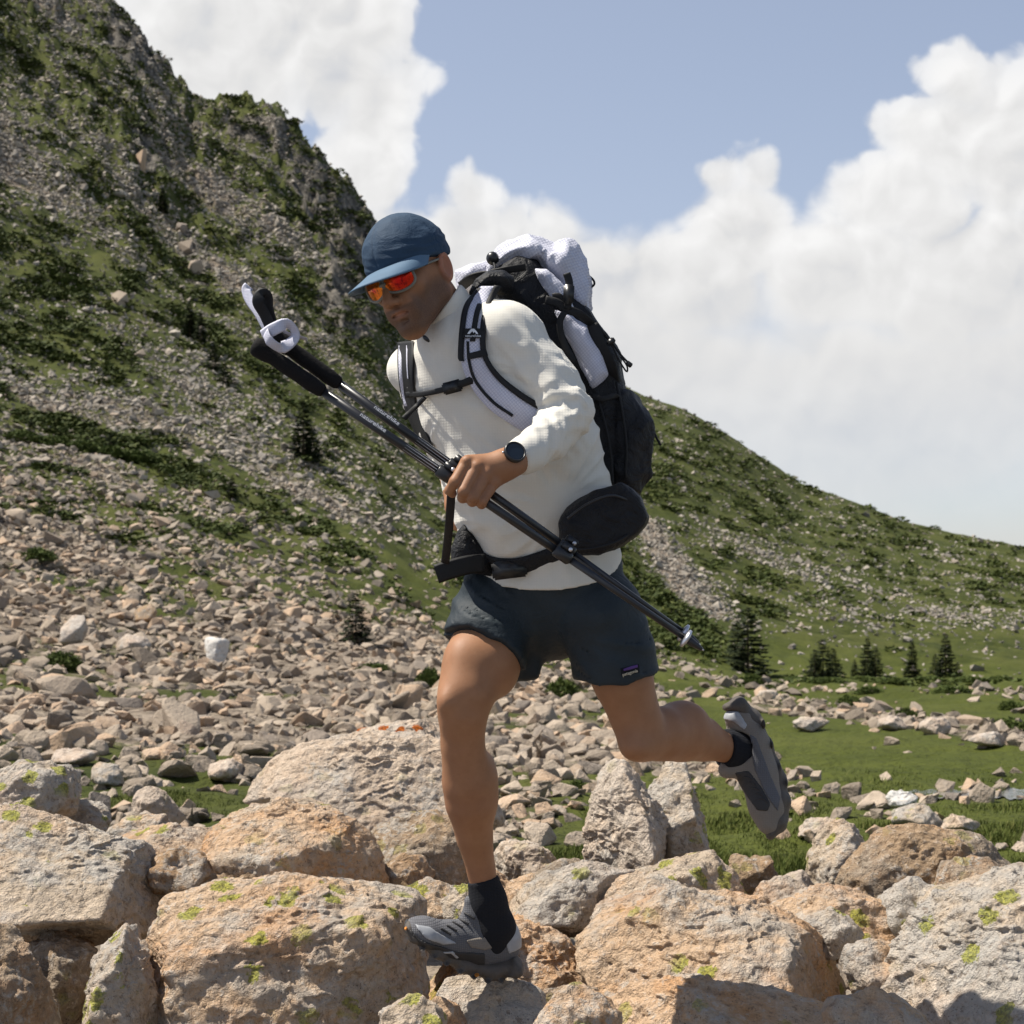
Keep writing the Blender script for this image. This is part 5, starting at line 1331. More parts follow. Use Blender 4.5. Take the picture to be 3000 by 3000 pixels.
# openings: hem, cuffs
f.plane(Q(1575, 1726, -0.13), (0.12, 0.36, -1.0), 0.004)
cx_ = Q(1545, 1328, -0.33) - Q(1503, 1350, -0.36); I3 = f.win(Q(1400, 1480, -0.46), Q(1620, 1250, -0.24)); X3, Y3, Z3 = f.xyz(I3); pc = Q(1511, 1346, -0.355); cn_ = -cx_ / np.linalg.norm(cx_)
nearh = (X3 - pc[0]) ** 2 + (Y3 - pc[1]) ** 2 + (Z3 - pc[2]) ** 2 < 0.075 ** 2
f.d[I3] = np.where(nearh, np.maximum(f.d[I3], (X3 - pc[0]) * cn_[0] + (Y3 - pc[1]) * cn_[1] + (Z3 - pc[2]) * cn_[2]), f.d[I3])
V, F = f.mesh(5)
Nn = vnormals(V, F)
tt, an, rr = limb_coords(V, L_ARM); arm = sstep(rr, 0.105, 0.075) * sstep(V[:, 1], Y0 - 0.115, Y0 - 0.15)
el_t = np.linalg.norm(Q(*L_ARM[1][:3]) - Q(*L_ARM[0][:3])) + np.linalg.norm(Q(*L_ARM[2][:3]) - Q(*L_ARM[1][:3]))
bend = np.exp(-((tt - el_t) / 0.085) ** 2); fore = sstep(tt, el_t - 0.02, el_t + 0.03); cuff = sstep(tt, el_t + 0.10, el_t + 0.17)
def fold(a, b, c, s): return np.clip(1 - np.abs(pnoise(np.stack([a, b, np.full(len(V), s)], 1))) * 2.4, 0, 1) ** 1.6
f1 = fold(tt * 30 + an * 1.15, tt * 5 - an * 0.5, 0, 2.3); f2 = fold(tt * 21 - an * 1.5, tt * 6 + an * 0.4, 0, 7.7); f3 = fold(tt * 9 + an * 2.2, tt * 9 - an * 0.3, 0, 4.1)
disp = arm * ((f1 * 0.0078 + f2 * 0.0045) * np.clip(bend * 1.1 + fore * 0.75, 0, 1.1) * (1 - 0.8 * cuff) + f3 * 0.006 * (1 - fore) * (1 - bend * 0.5) + cuff * 0.003)
tor = 1 - arm
sx = V @ LAT; sf = V @ FWD
drape = fbm(np.stack([sx * 7 + V[:, 2] * 3.0, sf * 5, V[:, 2] * 3.2 - sx * 2.5], 1), 3) * 0.009
vv = Q(1300, 1140, -0.2); ra = np.arctan2(V[:, 2] - vv[2], V[:, 0] - vv[0]); rd = np.hypot(V[:, 0] - vv[0], V[:, 2] - vv[2])
drape += np.clip(1 - np.abs(pnoise(np.stack([ra * 4.5, rd * 5, np.full(len(V), 3.3)], 1))) * 2.2, 0, 1) ** 2 * 0.0045 * sstep(rd, 0.03, 0.09) * sstep(rd, 0.42, 0.2)
ww = Q(1640, 1480, -0.2); ra = np.arctan2(V[:, 2] - ww[2], V[:, 0] - ww[0]); rd = np.hypot(V[:, 0] - ww[0], V[:, 2] - ww[2])
drape += np.clip(1 - np.abs(pnoise(np.stack([ra * 4.0, rd * 4, np.full(len(V), 8.3)], 1))) * 2.2, 0, 1) ** 2 * 0.006 * sstep(rd, 0.02, 0.08) * sstep(rd, 0.34, 0.16)
hemd = sstep(V[:, 2] - (Q(1575, 1726, -0.13)[2] + 0.36 * (V[:, 1] - Y0 + 0.13)), 0.01, 0.06)
shr = sstep(np.linalg.norm(V - Q(1195, 1090, 0.03), axis=1), 0.06, 0.11)
V = V + Nn * (disp + tor * drape * hemd * (0.25 + 0.75 * shr))[:, None]
for _ in range(2): V = relax(V, F)
SHIRT_V, SHIRT_F = V, F
shirt = part('shirt', V, F, M_SHIRT, person, True)
f = field_box((1090, 1830), (850, 1740), -0.42, 0.34, 0.008, 0.02); torso(f, 0.007, k=0.012)
f.add(seg(Q(1390, 1045, -0.11), Q(1205, 1082, 0.04), 0.077, mm(72), None), 0.05); f.add(seg(Q(1390, 1045, -0.12), Q(1460, 985, -0.17), 0.077, mm(80, -0.19), None), 0.05)
f.add(ell(Q(1450, 1420, -0.10), np.eye(3), (mm(110), 0.08, mm(130))), 0.06); f.add(ell(Q(1508, 1545, -0.09), np.eye(3), (mm(90), 0.07, mm(110))), 0.06)
TV_, TF_ = f.mesh(2); BV = BVHTree.FromPolygons(TV_.tolist(), TF_.tolist())
# collar
f = field_box((1180, 1400), (800, 1040), -0.30, 0.05, 0.0028, 0.02)
chain(f, [(1385, 1030, -0.11, 92), (1340, 955, -0.13, 76), (1305, 895, -0.145, 76)], 0.02)
f.shell(0.0075)
# the rim runs from behind the neck down to the zip under the chin
n_rim = np.cross(Q(1345, 835, -0.08) - Q(1240, 982, -0.215), Q(1300, 900, -0.24) - Q(1240, 982, -0.215)); n_rim *= np.sign(n_rim[2]) if n_rim[2] else 1
f.plane(Q(1290, 912, -0.15), n_rim, 0.003); V, F = keep_largest(*f.mesh(1))
part('collar', V, F, M_SHIRT, shirt)
V, F = tube(curve_pts([Q(1240, 984, -0.236), Q(1248, 992, -0.240), Q(1258, 1001, -0.238)], 8), [0.002, 0.0035, 0.0045, 0.0045, 0.0045, 0.004, 0.003, 0.002], 8); part('zip_pull', V, F, M_PLASTIC, shirt)

# ---- shorts
def build_shorts():
    f = field_box((1270, 1960), (1590, 2040), -0.33, 0.28, 0.0050, 0.02)
    torso(f, -0.011, (0, 3)); f.add(seg(Q(1590, 1720, 0.03), Q(1600, 1770, 0.03), 0.128, 0.12, LAT, 1.36, 1.4), 0.04)
    g1 = [(1500, 1735, 0.03, 108), (1455, 1800, -0.02, 128), (1426, 1885, -0.065, 119), (1410, 1985, -0.11, 120)]
    g2 = [(1715, 1745, -0.04, 98), (1752, 1800, -0.065, 130), (1792, 1920, -0.065, 118), (1828, 2060, -0.06, 114)]
    a = field_box((1270, 1960), (1590, 2040), -0.33, 0.28, 0.0050, 0.02)
    n1 = (Q(1408, 1985, -0.11) - Q(1452, 1790, -0.02)); n1 = n1 / np.linalg.norm(n1) + np.array([-0.26, 0.06, 0.0])
    chain(a, g1, 0.008, None); a.plane(Q(1430, 1908, -0.075), n1, 0.0)
    b = field_box((1270, 1960), (1590, 2040), -0.33, 0.28, 0.0050, 0.02)
    n2 = (Q(1840, 2060, -0.06) - Q(1750, 1800, -0.07)); n2 = n2 / np.linalg.norm(n2) + np.array([-0.22, 0.12, 0])
    chain(b, g2, 0.008, None); b.plane(Q(1785, 2006, -0.16), n2, 0.0)
    f.d = smin(smin(f.d, a.d, 0.03), b.d, 0.005)
    f.add(pillow([(1490, 1850), (1560, 1850), (1588, 1890), (1576, 1985), (1545, 2000), (1500, 1996), (1500, 1940)], -0.035, 0.035, 0.012), 0.02)
    f.plane(Q(1575, 1698, -0.13), (-0.12, -0.36, 1.0), 0.01)
    I = np.argwhere(np.abs(f.d) < 0.022); W = I * f.h + f.lo
    s1 = W @ np.array([0.75, -0.3, 0.6]); s2 = W @ np.array([-0.55, 0.1, 0.8])
    cr = Q(1600, 1860, -0.1); ra = np.arctan2(W[:, 2] - cr[2], W[:, 0] - cr[0]); rd = np.hypot(W[:, 0] - cr[0], W[:, 2] - cr[2])
    rad = np.clip(1 - np.abs(pnoise(np.stack([ra * 3.2, rd * 4, W[:, 1] * 2], 1))) * 2.3, 0, 1) ** 1.6 * sstep(rd, 0.05, 0.15)
    w = rad * 0.008 - 0.003 + (1 - np.abs(pnoise(np.stack([s1 * 12, s2 * 3.5, W[:, 1] * 4], 1))) * 2) * 0.005 + fbm(W * 8, 3) * 0.004
    f.d[tuple(I.T)] -= w.astype(np.float32)
    o = f.d.copy(); pass
    # open the leg holes: keep the shell from closing over the cut planes
    for (p, n) in ((Q(1430, 1908, -0.075), n1), (Q(1785, 2006, -0.16), n2)):
        n = n / np.linalg.norm(n); X, Y, Z = f.xyz((slice(None),) * 3); s_ = (X - p[0]) * n[0] + (Y - p[1]) * n[1] + (Z - p[2]) * n[2]
        inner = np.maximum(o + 0.009, np.abs(s_ + 0.05) - 0.054)
        f.d = np.maximum(f.d, -inner).astype(np.float32)
    return f.mesh(4)
V, F = build_shorts(); SHORT_V, SHORT_F = V, F
shorts = part('shorts', V, F, M_SHORTS, person)
BVS = BVHTree.FromPolygons(V.tolist(), F.tolist())

def ray(px, py, bvs):
    d = pixdir(px, py); L = np.linalg.norm(d); best = None
    for b in bvs:
        h = b.ray_cast(Vector(CAM), Vector(d / L), 6.0)
        if h[0] is not None and (best is None or h[3] < best): best = h[3]
    return None if best is None else best / L
def ribbon(name, left, right, mat, parent, bvs, thick=0.008, off=0.002, n=36, nc=7, bulge=0.0, dflt=None, sm=3):
    """band lying on the given surfaces between two outlines seen in the photograph"""
    A = curve_pts([(a, b, 0) for a, b in left], n)[:, :2]; B = curve_pts([(a, b, 0) for a, b in right], n)[:, :2]
    D = np.full((n, nc), np.nan)
    for i in range(n):
        for j in range(nc):
            q = A[i] + (B[i] - A[i]) * j / (nc - 1); r = ray(q[0], q[1], bvs)
            if r is not None: D[i, j] = r
    D = np.where(D > Y0 + 0.16, np.nan, D)
    if dflt is not None: D = np.where(np.isnan(D), dflt + Y0, D)
    for j in range(nc):
        ok = ~np.isnan(D[:, j])
        if ok.any(): D[:, j] = np.interp(np.arange(n), np.arange(n)[ok], D[ok, j])
    D = np.where(np.isnan(D), np.nanmedian(D), D)
    for _ in range(sm):
        E = np.pad(D, ((1, 1), (0, 0)), mode='edge'); D = (E[:-2] + 2 * E[1:-1] + E[2:]) / 4
        E = np.pad(D, ((0, 0), (1, 1)), mode='edge'); D = np.minimum(D, (E[:, :-2] + 2 * E[:, 1:-1] + E[:, 2:]) / 4)
    V = []
    for lay in (1, 0):
        for i in range(n):
            for j in range(nc):
                q = A[i] + (B[i] - A[i]) * j / (nc - 1); t = j / (nc - 1); e = off + lay * thick * (0.55 + 0.45 * sin(pi * t)) + lay * bulge * sin(pi * t)
                V.append(P(q[0], q[1], D[i, j] - e - (0 if lay else 0)))
    F = []; m = n * nc
    for i in range(n - 1):
        for j in range(nc - 1):
            a = i * nc + j; F.append([a, a + nc, a + nc + 1, a + 1]); F.append([m + a, m + a + 1, m + a + nc + 1, m + a + nc])
        a = i * nc; F.append([a, m + a, m + a + nc, a + nc]); b = a + nc - 1; F.append([b, b + nc, m + b + nc, m + b])
    for j in range(nc - 1):
        F.append([j, j + 1, m + j + 1, m + j]); a = (n - 1) * nc + j; F.append([a, m + a, m + a + 1, a + 1])
    return part(name, V, F, mat, parent)

# sewn patch on the hem of the trailing leg
pt = ribbon('logo_patch', [(1818, 1958), (1872, 1945)], [(1822, 1982), (1874, 1970)], M_PATCH, shorts, [BVS], 0.0012, 0.002, 8, 4)
def on_surface(px, py, bvs, off, dflt=Y0 - 0.15):
    r = ray(px, py, bvs); return P(px, py, (dflt if r is None else r) - off)
c0 = on_surface(1846, 1971, [BVS], 0.0052); xd = on_surface(1868, 1964, [BVS], 0.0052) - on_surface(1826, 1976, [BVS], 0.0052)
text_mesh('lettering', 'patagonia', 0.0092, c0, xd, (0, 0, 1), M_CREAMT, pt)
ribbon('skyline_emblem', [(1826, 1960), (1848, 1952), (1868, 1947)], [(1828, 1966), (1849, 1961), (1869, 1955)], M_PURPLE, pt, [BVS], 0.001, 0.0042, 10, 3)

# ---- cap
f = field_box((1040, 1370), (600, 860), -0.32, 0.02, 0.0026, 0.02)
f.add(hell((-0.006, 0, 0.046), (0.109, 0.088, 0.099)))
f.add(hell((0.006, 0, 0.054), (0.096, 0.084, 0.094)), 0.02)
f.plane(H(0.10, 0, 0.040), -HU * 1.0 + HF * 0.13, 0.004); f.shell(0.0045)
V, F = f.mesh(1); N_ = vnormals(V, F); a, l, u = hloc(V)
creas = (1 - np.abs(pnoise(np.stack([u * 60 + l * 22, a * 12, l * 10], 1))) * 2.2) * 0.0020 * sstep(u, 0.12, 0.06) + fbm(V * 30, 2) * 0.0012
seam = -np.exp(-(l / 0.0022) ** 2) * 0.0016 - np.exp(-((a + 0.01) / 0.0022) ** 2) * 0.0012
cap = part('cap', V + N_ * (creas + seam)[:, None], F, M_CAP, person)
def visor():
    V = []; nt, nr = 33, 9
    for lay in (0, 1):
        for i in range(nt):
            th = radians(-80 + 160 * i / (nt - 1))
            c, s_ = cos(th), sin(th)
            fi, li = -0.002 + 0.1075 * c, 0.0885 * s_
            ext = 0.100 * max(c, 0) ** 0.62 + 0.002
            for j in range(nr):
                t = j / (nr - 1); fo = fi + ext * t; lo = li * (1 + 0.02 * t)
                uo = 0.049 - 0.018 * t - 1.7 * lo * lo * (0.2 + 0.8 * t)
                V.append(H(fo, lo, uo - lay * 0.0028))
    F = []; m = nt * nr
    for i in range(nt - 1):
        for j in range(nr - 1):
            a = i * nr + j; F.append([a, a + 1, a + nr + 1, a + nr]); F.append([m + a, m + a + nr, m + a + nr + 1, m + a + 1])
        b = i * nr + nr - 1; F.append([b, m + b, m + b + nr, b + nr])
    return V, F
V, F = visor(); part('visor', V, F, M_VISOR, cap)

# ---- socks and shoes
def sdf_part(name, pxs, pys, d0, d1, h, build, mat, parent, smooth=1, post=None):
    f = field_box(pxs, pys, d0, d1, h, 0.02); build(f); V, F = f.mesh(smooth)
    if post is not None: V = post(V, F)
    return part(name, V, F, mat, parent)
def b_(f): chain(f, [(1416, 2582, -0.027, 47), (1430, 2640, -0.02, 50), (1448, 2720, -0.01, 58), (1440, 2760, -0.01, 50)], 0.02); f.plane(Q(1418, 2575, -0.03), (-0.25, 0, 1))
sdf_part('sock', (1340, 1530), (2540, 2800), -0.12, 0.1, 0.0032, b_, M_SOCK, person)
def b_(f): chain(f, [(2112, 2186, 0.19, 50), (2140, 2196, 0.215, 52), (2175, 2200, 0.235, 50), (2185, 2230, 0.235, 48)], 0.02); f.plane(Q(2123, 2190, 0.20), (-0.95, -0.5, 0.1))
sdf_part('sock', (2060, 2260), (2100, 2300), 0.08, 0.36, 0.0032, b_, M_SOCK, person)

YAX = np.array([0.25, 0.96, 0.0])
shoe = None
def rough_sole(V, F):
    return V
def b_up(f):
    chain(f, [(1470, 2775, 0.0, 54, 0.80), (1400, 2770, -0.015, 56, 0.85), (1320, 2752, -0.045, 46, 1.05), (1245, 2728, -0.075, 30, 1.45), (1213, 2718, -0.085, 22, 1.6)], 0.03, YAX)
    chain(f, [(1452, 2745, -0.005, 60, 0.75), (1430, 2705, -0.01, 60, 0.75), (1390, 2690, -0.02, 40, 0.8)], 0.02, YAX)
    chain(f, [(1485, 2740, 0.0, 32, 1.0), (1488, 2712, 0.0, 24, 1.1)], 0.012)
    chain(f, [(1395, 2720, -0.02, 36, 0.9), (1378, 2640, -0.025, 18, 1.2)], 0.012, YAX)
    f.add(seg(Q(1447, 2720, -0.01), Q(1430, 2620, -0.02), mm(52), mm(49)), 0.006, True)
sh = sdf_part('shoe', (1150, 1570), (2590, 2890), -0.20, 0.16, 0.0032, b_up, M_SHOE, person)
def b_(f):
    chain(f, [(1500, 2828, 0.0, 28, 1.55), (1440, 2842, -0.01, 25, 1.6), (1360, 2818, -0.03, 25, 1.7), (1280, 2772, -0.06, 23, 2.0), (1215, 2732, -0.085, 19, 2.0), (1200, 2716, -0.09, 15, 1.9)], 0.012, YAX)
    f.add(pillow([(1505, 2800), (1530, 2825), (1534, 2845), (1512, 2858), (1490, 2850)], -0.05, 0.05, 0.01), 0.012)
    for i, (x, y) in enumerate([(1470, 2866), (1430, 2868), (1390, 2856), (1350, 2840), (1310, 2816), (1275, 2795), (1240, 2772)]):
        f.add(ell(Q(x, y, -0.012 - (1470 - x) * 0.0003), np.eye(3), (mm(12), 0.04, mm(5))), 0.006)
sdf_part('sole', (1150, 1570), (2670, 2900), -0.22, 0.16, 0.003, b_, M_SOLE, sh)
def shell_part(name, poly, grow, mat, parent, d0, d1, build, boxx, boxy, h=0.0028):
    """overlay panel: the upper grown a little, kept inside an outline"""
    f = field_box(boxx, boxy, -0.22 + d0 * 0, 0.16 + d1, h, 0.02); build(f); f.d -= grow
    o = f.d.copy(); g = Field(f.lo, [a[-1] for a in f.ax], h); g.d[:] = 1; g.d = g.d[:f.d.shape[0], :f.d.shape[1], :f.d.shape[2]]
    fn, lo, hi = pillow(poly, d0, 0.0 + d1, 0.001); X, Y, Z = f.xyz((slice(None),) * 3)
    f.d = np.maximum(np.maximum(o, fn(X, Y, Z)), -(o + grow + 0.003)).astype(np.float32)
    V, F = f.mesh(1)
    if len(V): return part(name, V, F, mat, parent)
bx_, by_ = (1150, 1570), (2590, 2890)
shell_part('toe_guard', [(1190, 2690), (1225, 2735), (1290, 2765), (1350, 2790), (1420, 2800), (1420, 2840), (1300, 2820), (1190, 2760), (1170, 2700)], 0.003, M_SHOE_DK, sh, -0.25, 0.10, b_up, bx_, by_)
shell_part('heel_counter', [(1455, 2745), (1505, 2720), (1530, 2760), (1530, 2800), (1490, 2810), (1480, 2770)], 0.003, M_SHOE_LT, sh, -0.25, 0.10, b_up, bx_, by_)
shell_part('side_panel', [(1365, 2755), (1460, 2750), (1462, 2785), (1420, 2792), (1380, 2780)], 0.0025, M_SHOE_TAN, sh, -0.25, 0.10, b_up, bx_, by_)
shell_part('logo_stripe', [(1285, 2784), (1328, 2782), (1346, 2806), (1338, 2812), (1322, 2791), (1286, 2792)], 0.0042, M_SHOE_LT, sh, -0.25, 0.10, b_up, bx_, by_)
shell_part('toe_overlay', [(1215, 2698), (1262, 2706), (1300, 2735), (1340, 2760), (1300, 2762), (1250, 2735)], 0.0026, M_SHOE_LT, sh, -0.25, 0.10, b_up, bx_, by_)
V, F = ico(3)
part('orange_lug', Q(1397, 2856, -0.06) + V * np.array([0.005, 0.015, 0.002]), F, M_ORANGE, sh); part('orange_lug', Q(1189, 2720, -0.11) + V * np.array([0.003, 0.010, 0.003]), F, M_ORANGE, sh)
shoe_bv = lambda o: BVHTree.FromPolygons([(o.matrix_world @ v.co)[:] for v in o.data.vertices], [list(p.vertices) for p in o.data.polygons])
bpy.context.view_layer.update()
def lace(parent, bv, path, n=5, w=0.0022):
    pts = []
    for (x, y) in path:
        r = ray(x, y, [bv])
        if r: pts.append(P(x, y, r - 0.0025))
    if len(pts) > 1:
        V, F = tube(curve_pts(pts, 10), w, 6); part('lace', V, F, M_SHOE_DK, parent)
bsh = shoe_bv(sh)
for k in range(5):
    x0, y0 = 1368 - k * 17, 2672 + k * 10 - (6 if k == 0 else 0)
    lace(sh, bsh, [(x0 - 8, y0 + 8), (x0 + 6, y0 + 16), (x0 + 22, y0 + 26)])

def b_up2(f):
    sd = np.array([0.55, 0.80, 0.12])
    chain(f, [(2172, 2112, 0.235, 42, 0.85), (2195, 2185, 0.232, 56, 0.80), (2222, 2270, 0.215, 52, 0.9), (2246, 2360, 0.195, 45, 1.05), (2256, 2412, 0.185, 34, 1.25)], 0.03, sd)
    chain(f, [(2160, 2120, 0.23, 34), (2150, 2108, 0.225, 26)], 0.015)
    chain(f, [(2170, 2240, 0.22, 44), (2130, 2255, 0.205, 26)], 0.012)
    f.add(seg(Q(2195, 2190, 0.225), Q(2120, 2188, 0.19), mm(46), mm(50)), 0.006, True)
bx2, by2 = (2080, 2340), (2020, 2480)
def sdf2(build):
    f = field_box(bx2, by2, 0.05, 0.36, 0.0032, 0.02); build(f); return f.mesh(1)
V, F = sdf2(b_up2); sh2 = part('shoe', V, F, M_SHOE_TAN, person)
def b_(f):
    sd = np.array([0.30, 0.95, 0.05])
    chain(f, [(2165, 2064, 0.235, 20, 1.7), (2205, 2105, 0.245, 22, 1.8), (2240, 2190, 0.24, 22, 1.7), (2272, 2275, 0.225, 24, 1.8), (2290, 2350, 0.205, 22, 1.9), (2282, 2415, 0.19, 20, 1.8), (2258, 2446, 0.18, 14, 1.8)], 0.012, sd)
    chain(f, [(2165, 2064, 0.235, 20, 1.7), (2130, 2072, 0.225, 12, 1.8)], 0.012, sd)
    for (x, y) in ((2238, 2120), (2262, 2180), (2284, 2245), (2304, 2290), (2310, 2340), (2304, 2390)): f.add(ell(Q(x - 3, y, 0.225), np.eye(3), (mm(4), 0.035, mm(16))), 0.008)
V, F = sdf2(b_); part('sole', V, F, M_SOLE, sh2)
def shell2(name, poly, grow, mat):
    f = field_box(bx2, by2, 0.05, 0.36, 0.0028, 0.02); b_up2(f); f.d -= grow; o = f.d.copy(); fn, lo, hi = pillow(poly, 0.0, 0.4, 0.001); X, Y, Z = f.xyz((slice(None),) * 3)
    f.d = np.maximum(np.maximum(o, fn(X, Y, Z)), -(o + grow + 0.003)).astype(np.float32); V, F = f.mesh(1)
    if len(V): part(name, V, F, mat, sh2)
shell2('tongue', [(2150, 2262), (2190, 2255), (2225, 2300), (2248, 2345), (2240, 2366), (2210, 2366), (2185, 2330)], 0.0028, M_SHOE_DK)
shell2('side_panel', [(2195, 2150), (2215, 2160), (2250, 2260), (2280, 2330), (2270, 2370), (2235, 2320), (2205, 2250)], 0.0022, M_SHOE)
shell2('heel_counter', [(2115, 2110), (2120, 2085), (2165, 2085), (2190, 2125), (2180, 2140), (2150, 2115)], 0.003, M_SHOE_LT)
bpy.context.view_layer.update(); bsh = shoe_bv(sh2)
for k in range(5): lace(sh2, bsh, [(2163 + k * 12, 2285 + k * 15), (2185 + k * 12, 2276 + k * 16), (2203 + k * 12, 2283 + k * 17)])

# ------------------------------------------------------------------ sunglasses
def empty_thing(name, loc, label, cat, group=None):
    e = bpy.data.objects.new(name, None); COL.objects.link(e); e.location = loc; e.empty_display_size = 0.05; e['label'] = label; e['category'] = cat
    if group: e['group'] = group
    return e
glasses = empty_thing('sunglasses', H(0.10, 0, 0.012), 'wraparound sunglasses with red mirrored lenses on the face under the cap', 'sunglasses')
def lens_pt(s, th, k=1.0):
    """outline of one lens in face coordinates"""
    c, q = cos(th), sin(th); e = 0.72
    x = 0.0345 * k * math.copysign(abs(c) ** e, c); y = 0.0238 * k * math.copysign(abs(q) ** e, q) - 0.0035 * k * (x / 0.0325) * 0
    if y < 0: y *= 1.0 - 0.22 * (x / 0.0325 if x < 0 else 0) * -1
    l = s * (0.0365 + x); l0 = 0.0365 + x
    f = 0.1175 - 5.2 * l0 * l0 - 0.10 * abs(y)
    return f, l, 0.010 + y
for s in (1, -1):
    V = [H(*lens_pt(s, 0, 0.0))]; ed = [0.0]; F = []; n = 40
    for r_i, k in enumerate((0.35, 0.65, 0.85, 1.0)):
        for j in range(n):
            th = 2 * pi * j / n; V.append(H(*lens_pt(s, th, k))); inner = max(0, -cos(th)); ed.append(min(1.0, (k ** 2) * (0.15 + 0.9 * inner) if s == 1 else 0.55 + 0.45 * k))
    for j in range(n): F.append([0, 1 + j, 1 + (j + 1) % n])
    for r_i in range(3):
        for j in range(n): a = 1 + r_i * n + j; b = 1 + r_i * n + (j + 1) % n; F.append([a, a + n, b + n, b])
    me = mesh_py('lens', V, F); at = me.attributes.new('edge', 'FLOAT', 'POINT'); at.data.foreach_set('value', ed); me.materials.append(M_LENS); link('lens', me, None, glasses)
    pts = [H(*lens_pt(s, 2 * pi * j / 44, 1.03)) for j in range(45)]
    V, F = tube(pts, 0.0030, 8, False); part('frame_rim', V, F, M_FRAME, glasses)
    pts = curve_pts([H(*lens_pt(s, 0.35, 1.03)), H(0.070, s * 0.0765, 0.019), H(0.03, s * 0.0815, 0.018), H(-0.015, s * 0.0835, 0.016)], 20)
    V, F = tube(pts, np.linspace(0.0040, 0.0022, 20), 8); part('temple_arm', V, F, M_FRAME, glasses)
V, F = tube(curve_pts([H(0.1165, -0.008, 0.014), H(0.1205, 0, 0.016), H(0.1165, 0.008, 0.014)], 10), 0.0035, 8); part('bridge', V, F, M_FRAME, glasses)

# ------------------------------------------------------------------ watch
wc = Q(1487, 1355, -0.370); ax_w = Q(1545, 1330, -0.332) - Q(1470, 1366, -0.376); ax_w /= np.linalg.norm(ax_w)
watch = empty_thing('wristwatch', wc, 'round black watch with a teal band on the wrist of the arm holding the poles', 'watch')
nrm = Q(1488, 1322, -0.43) - wc; nrm -= ax_w * (nrm @ ax_w); nrm /= np.linalg.norm(nrm); sdw = np.cross(ax_w, nrm)
V = []; n = 40
for lay, (o, rr) in enumerate(((-0.012, 0.0265), (-0.012, 0.0285), (0.012, 0.0285), (0.012, 0.0265))):
    for j in range(n): a = 2 * pi * j / n; V.append(wc + ax_w * o + rr * (cos(a) * nrm + sin(a) * sdw))
F = [[l * n + j, l * n + (j + 1) % n, ((l + 1) % 4) * n + (j + 1) % n, ((l + 1) % 4) * n + j] for l in range(4) for j in range(n)]
part('band', V, F, M_TEAL, watch)
tiltn = nrm * 0.93 + np.array([0.05, -0.35, 0.05]); tiltn /= np.linalg.norm(tiltn); u1 = np.cross(tiltn, [0, 0, 1.0]); u1 /= np.linalg.norm(u1); u2 = np.cross(tiltn, u1)
cc = wc + nrm * 0.0330
def disc(name, c, r0, r1, h, mat, ring=0.0):
    V = []; n = 44; prof = [(0, 0), (r0, 0), (r1, h * 0.55), (r1 * 0.95, h), (r1 * 0.84, h)]
    if not ring: prof += [(r1 * 0.83, h * 0.6), (0.0001, h * 0.6)]
    for (r, z) in prof:
        for j in range(n): a = 2 * pi * j / n; V.append(c + tiltn * z + r * (cos(a) * u1 + sin(a) * u2))
    F = [[i * n + j, (i + 1) * n + j, (i + 1) * n + (j + 1) % n, i * n + (j + 1) % n] for i in range(len(prof) - 1) for j in range(n)]
    part(name, V, F, mat, watch)
disc('case', cc - tiltn * 0.006, 0.0195, 0.0215, 0.0125, M_PLASTIC)
V = [cc + tiltn * 0.0050] + [cc + tiltn * 0.0050 + 0.0168 * (cos(2 * pi * j / 36) * u1 + sin(2 * pi * j / 36) * u2) for j in range(36)]
part('dial_glass', V, [[0, 1 + j, 1 + (j + 1) % 36] for j in range(36)], M_GLASSDARK, watch)
V, F = tube([cc + u1 * 0.021, cc + u1 * 0.0245], 0.0022, 8); part('button', V, F, M_ALU, watch)

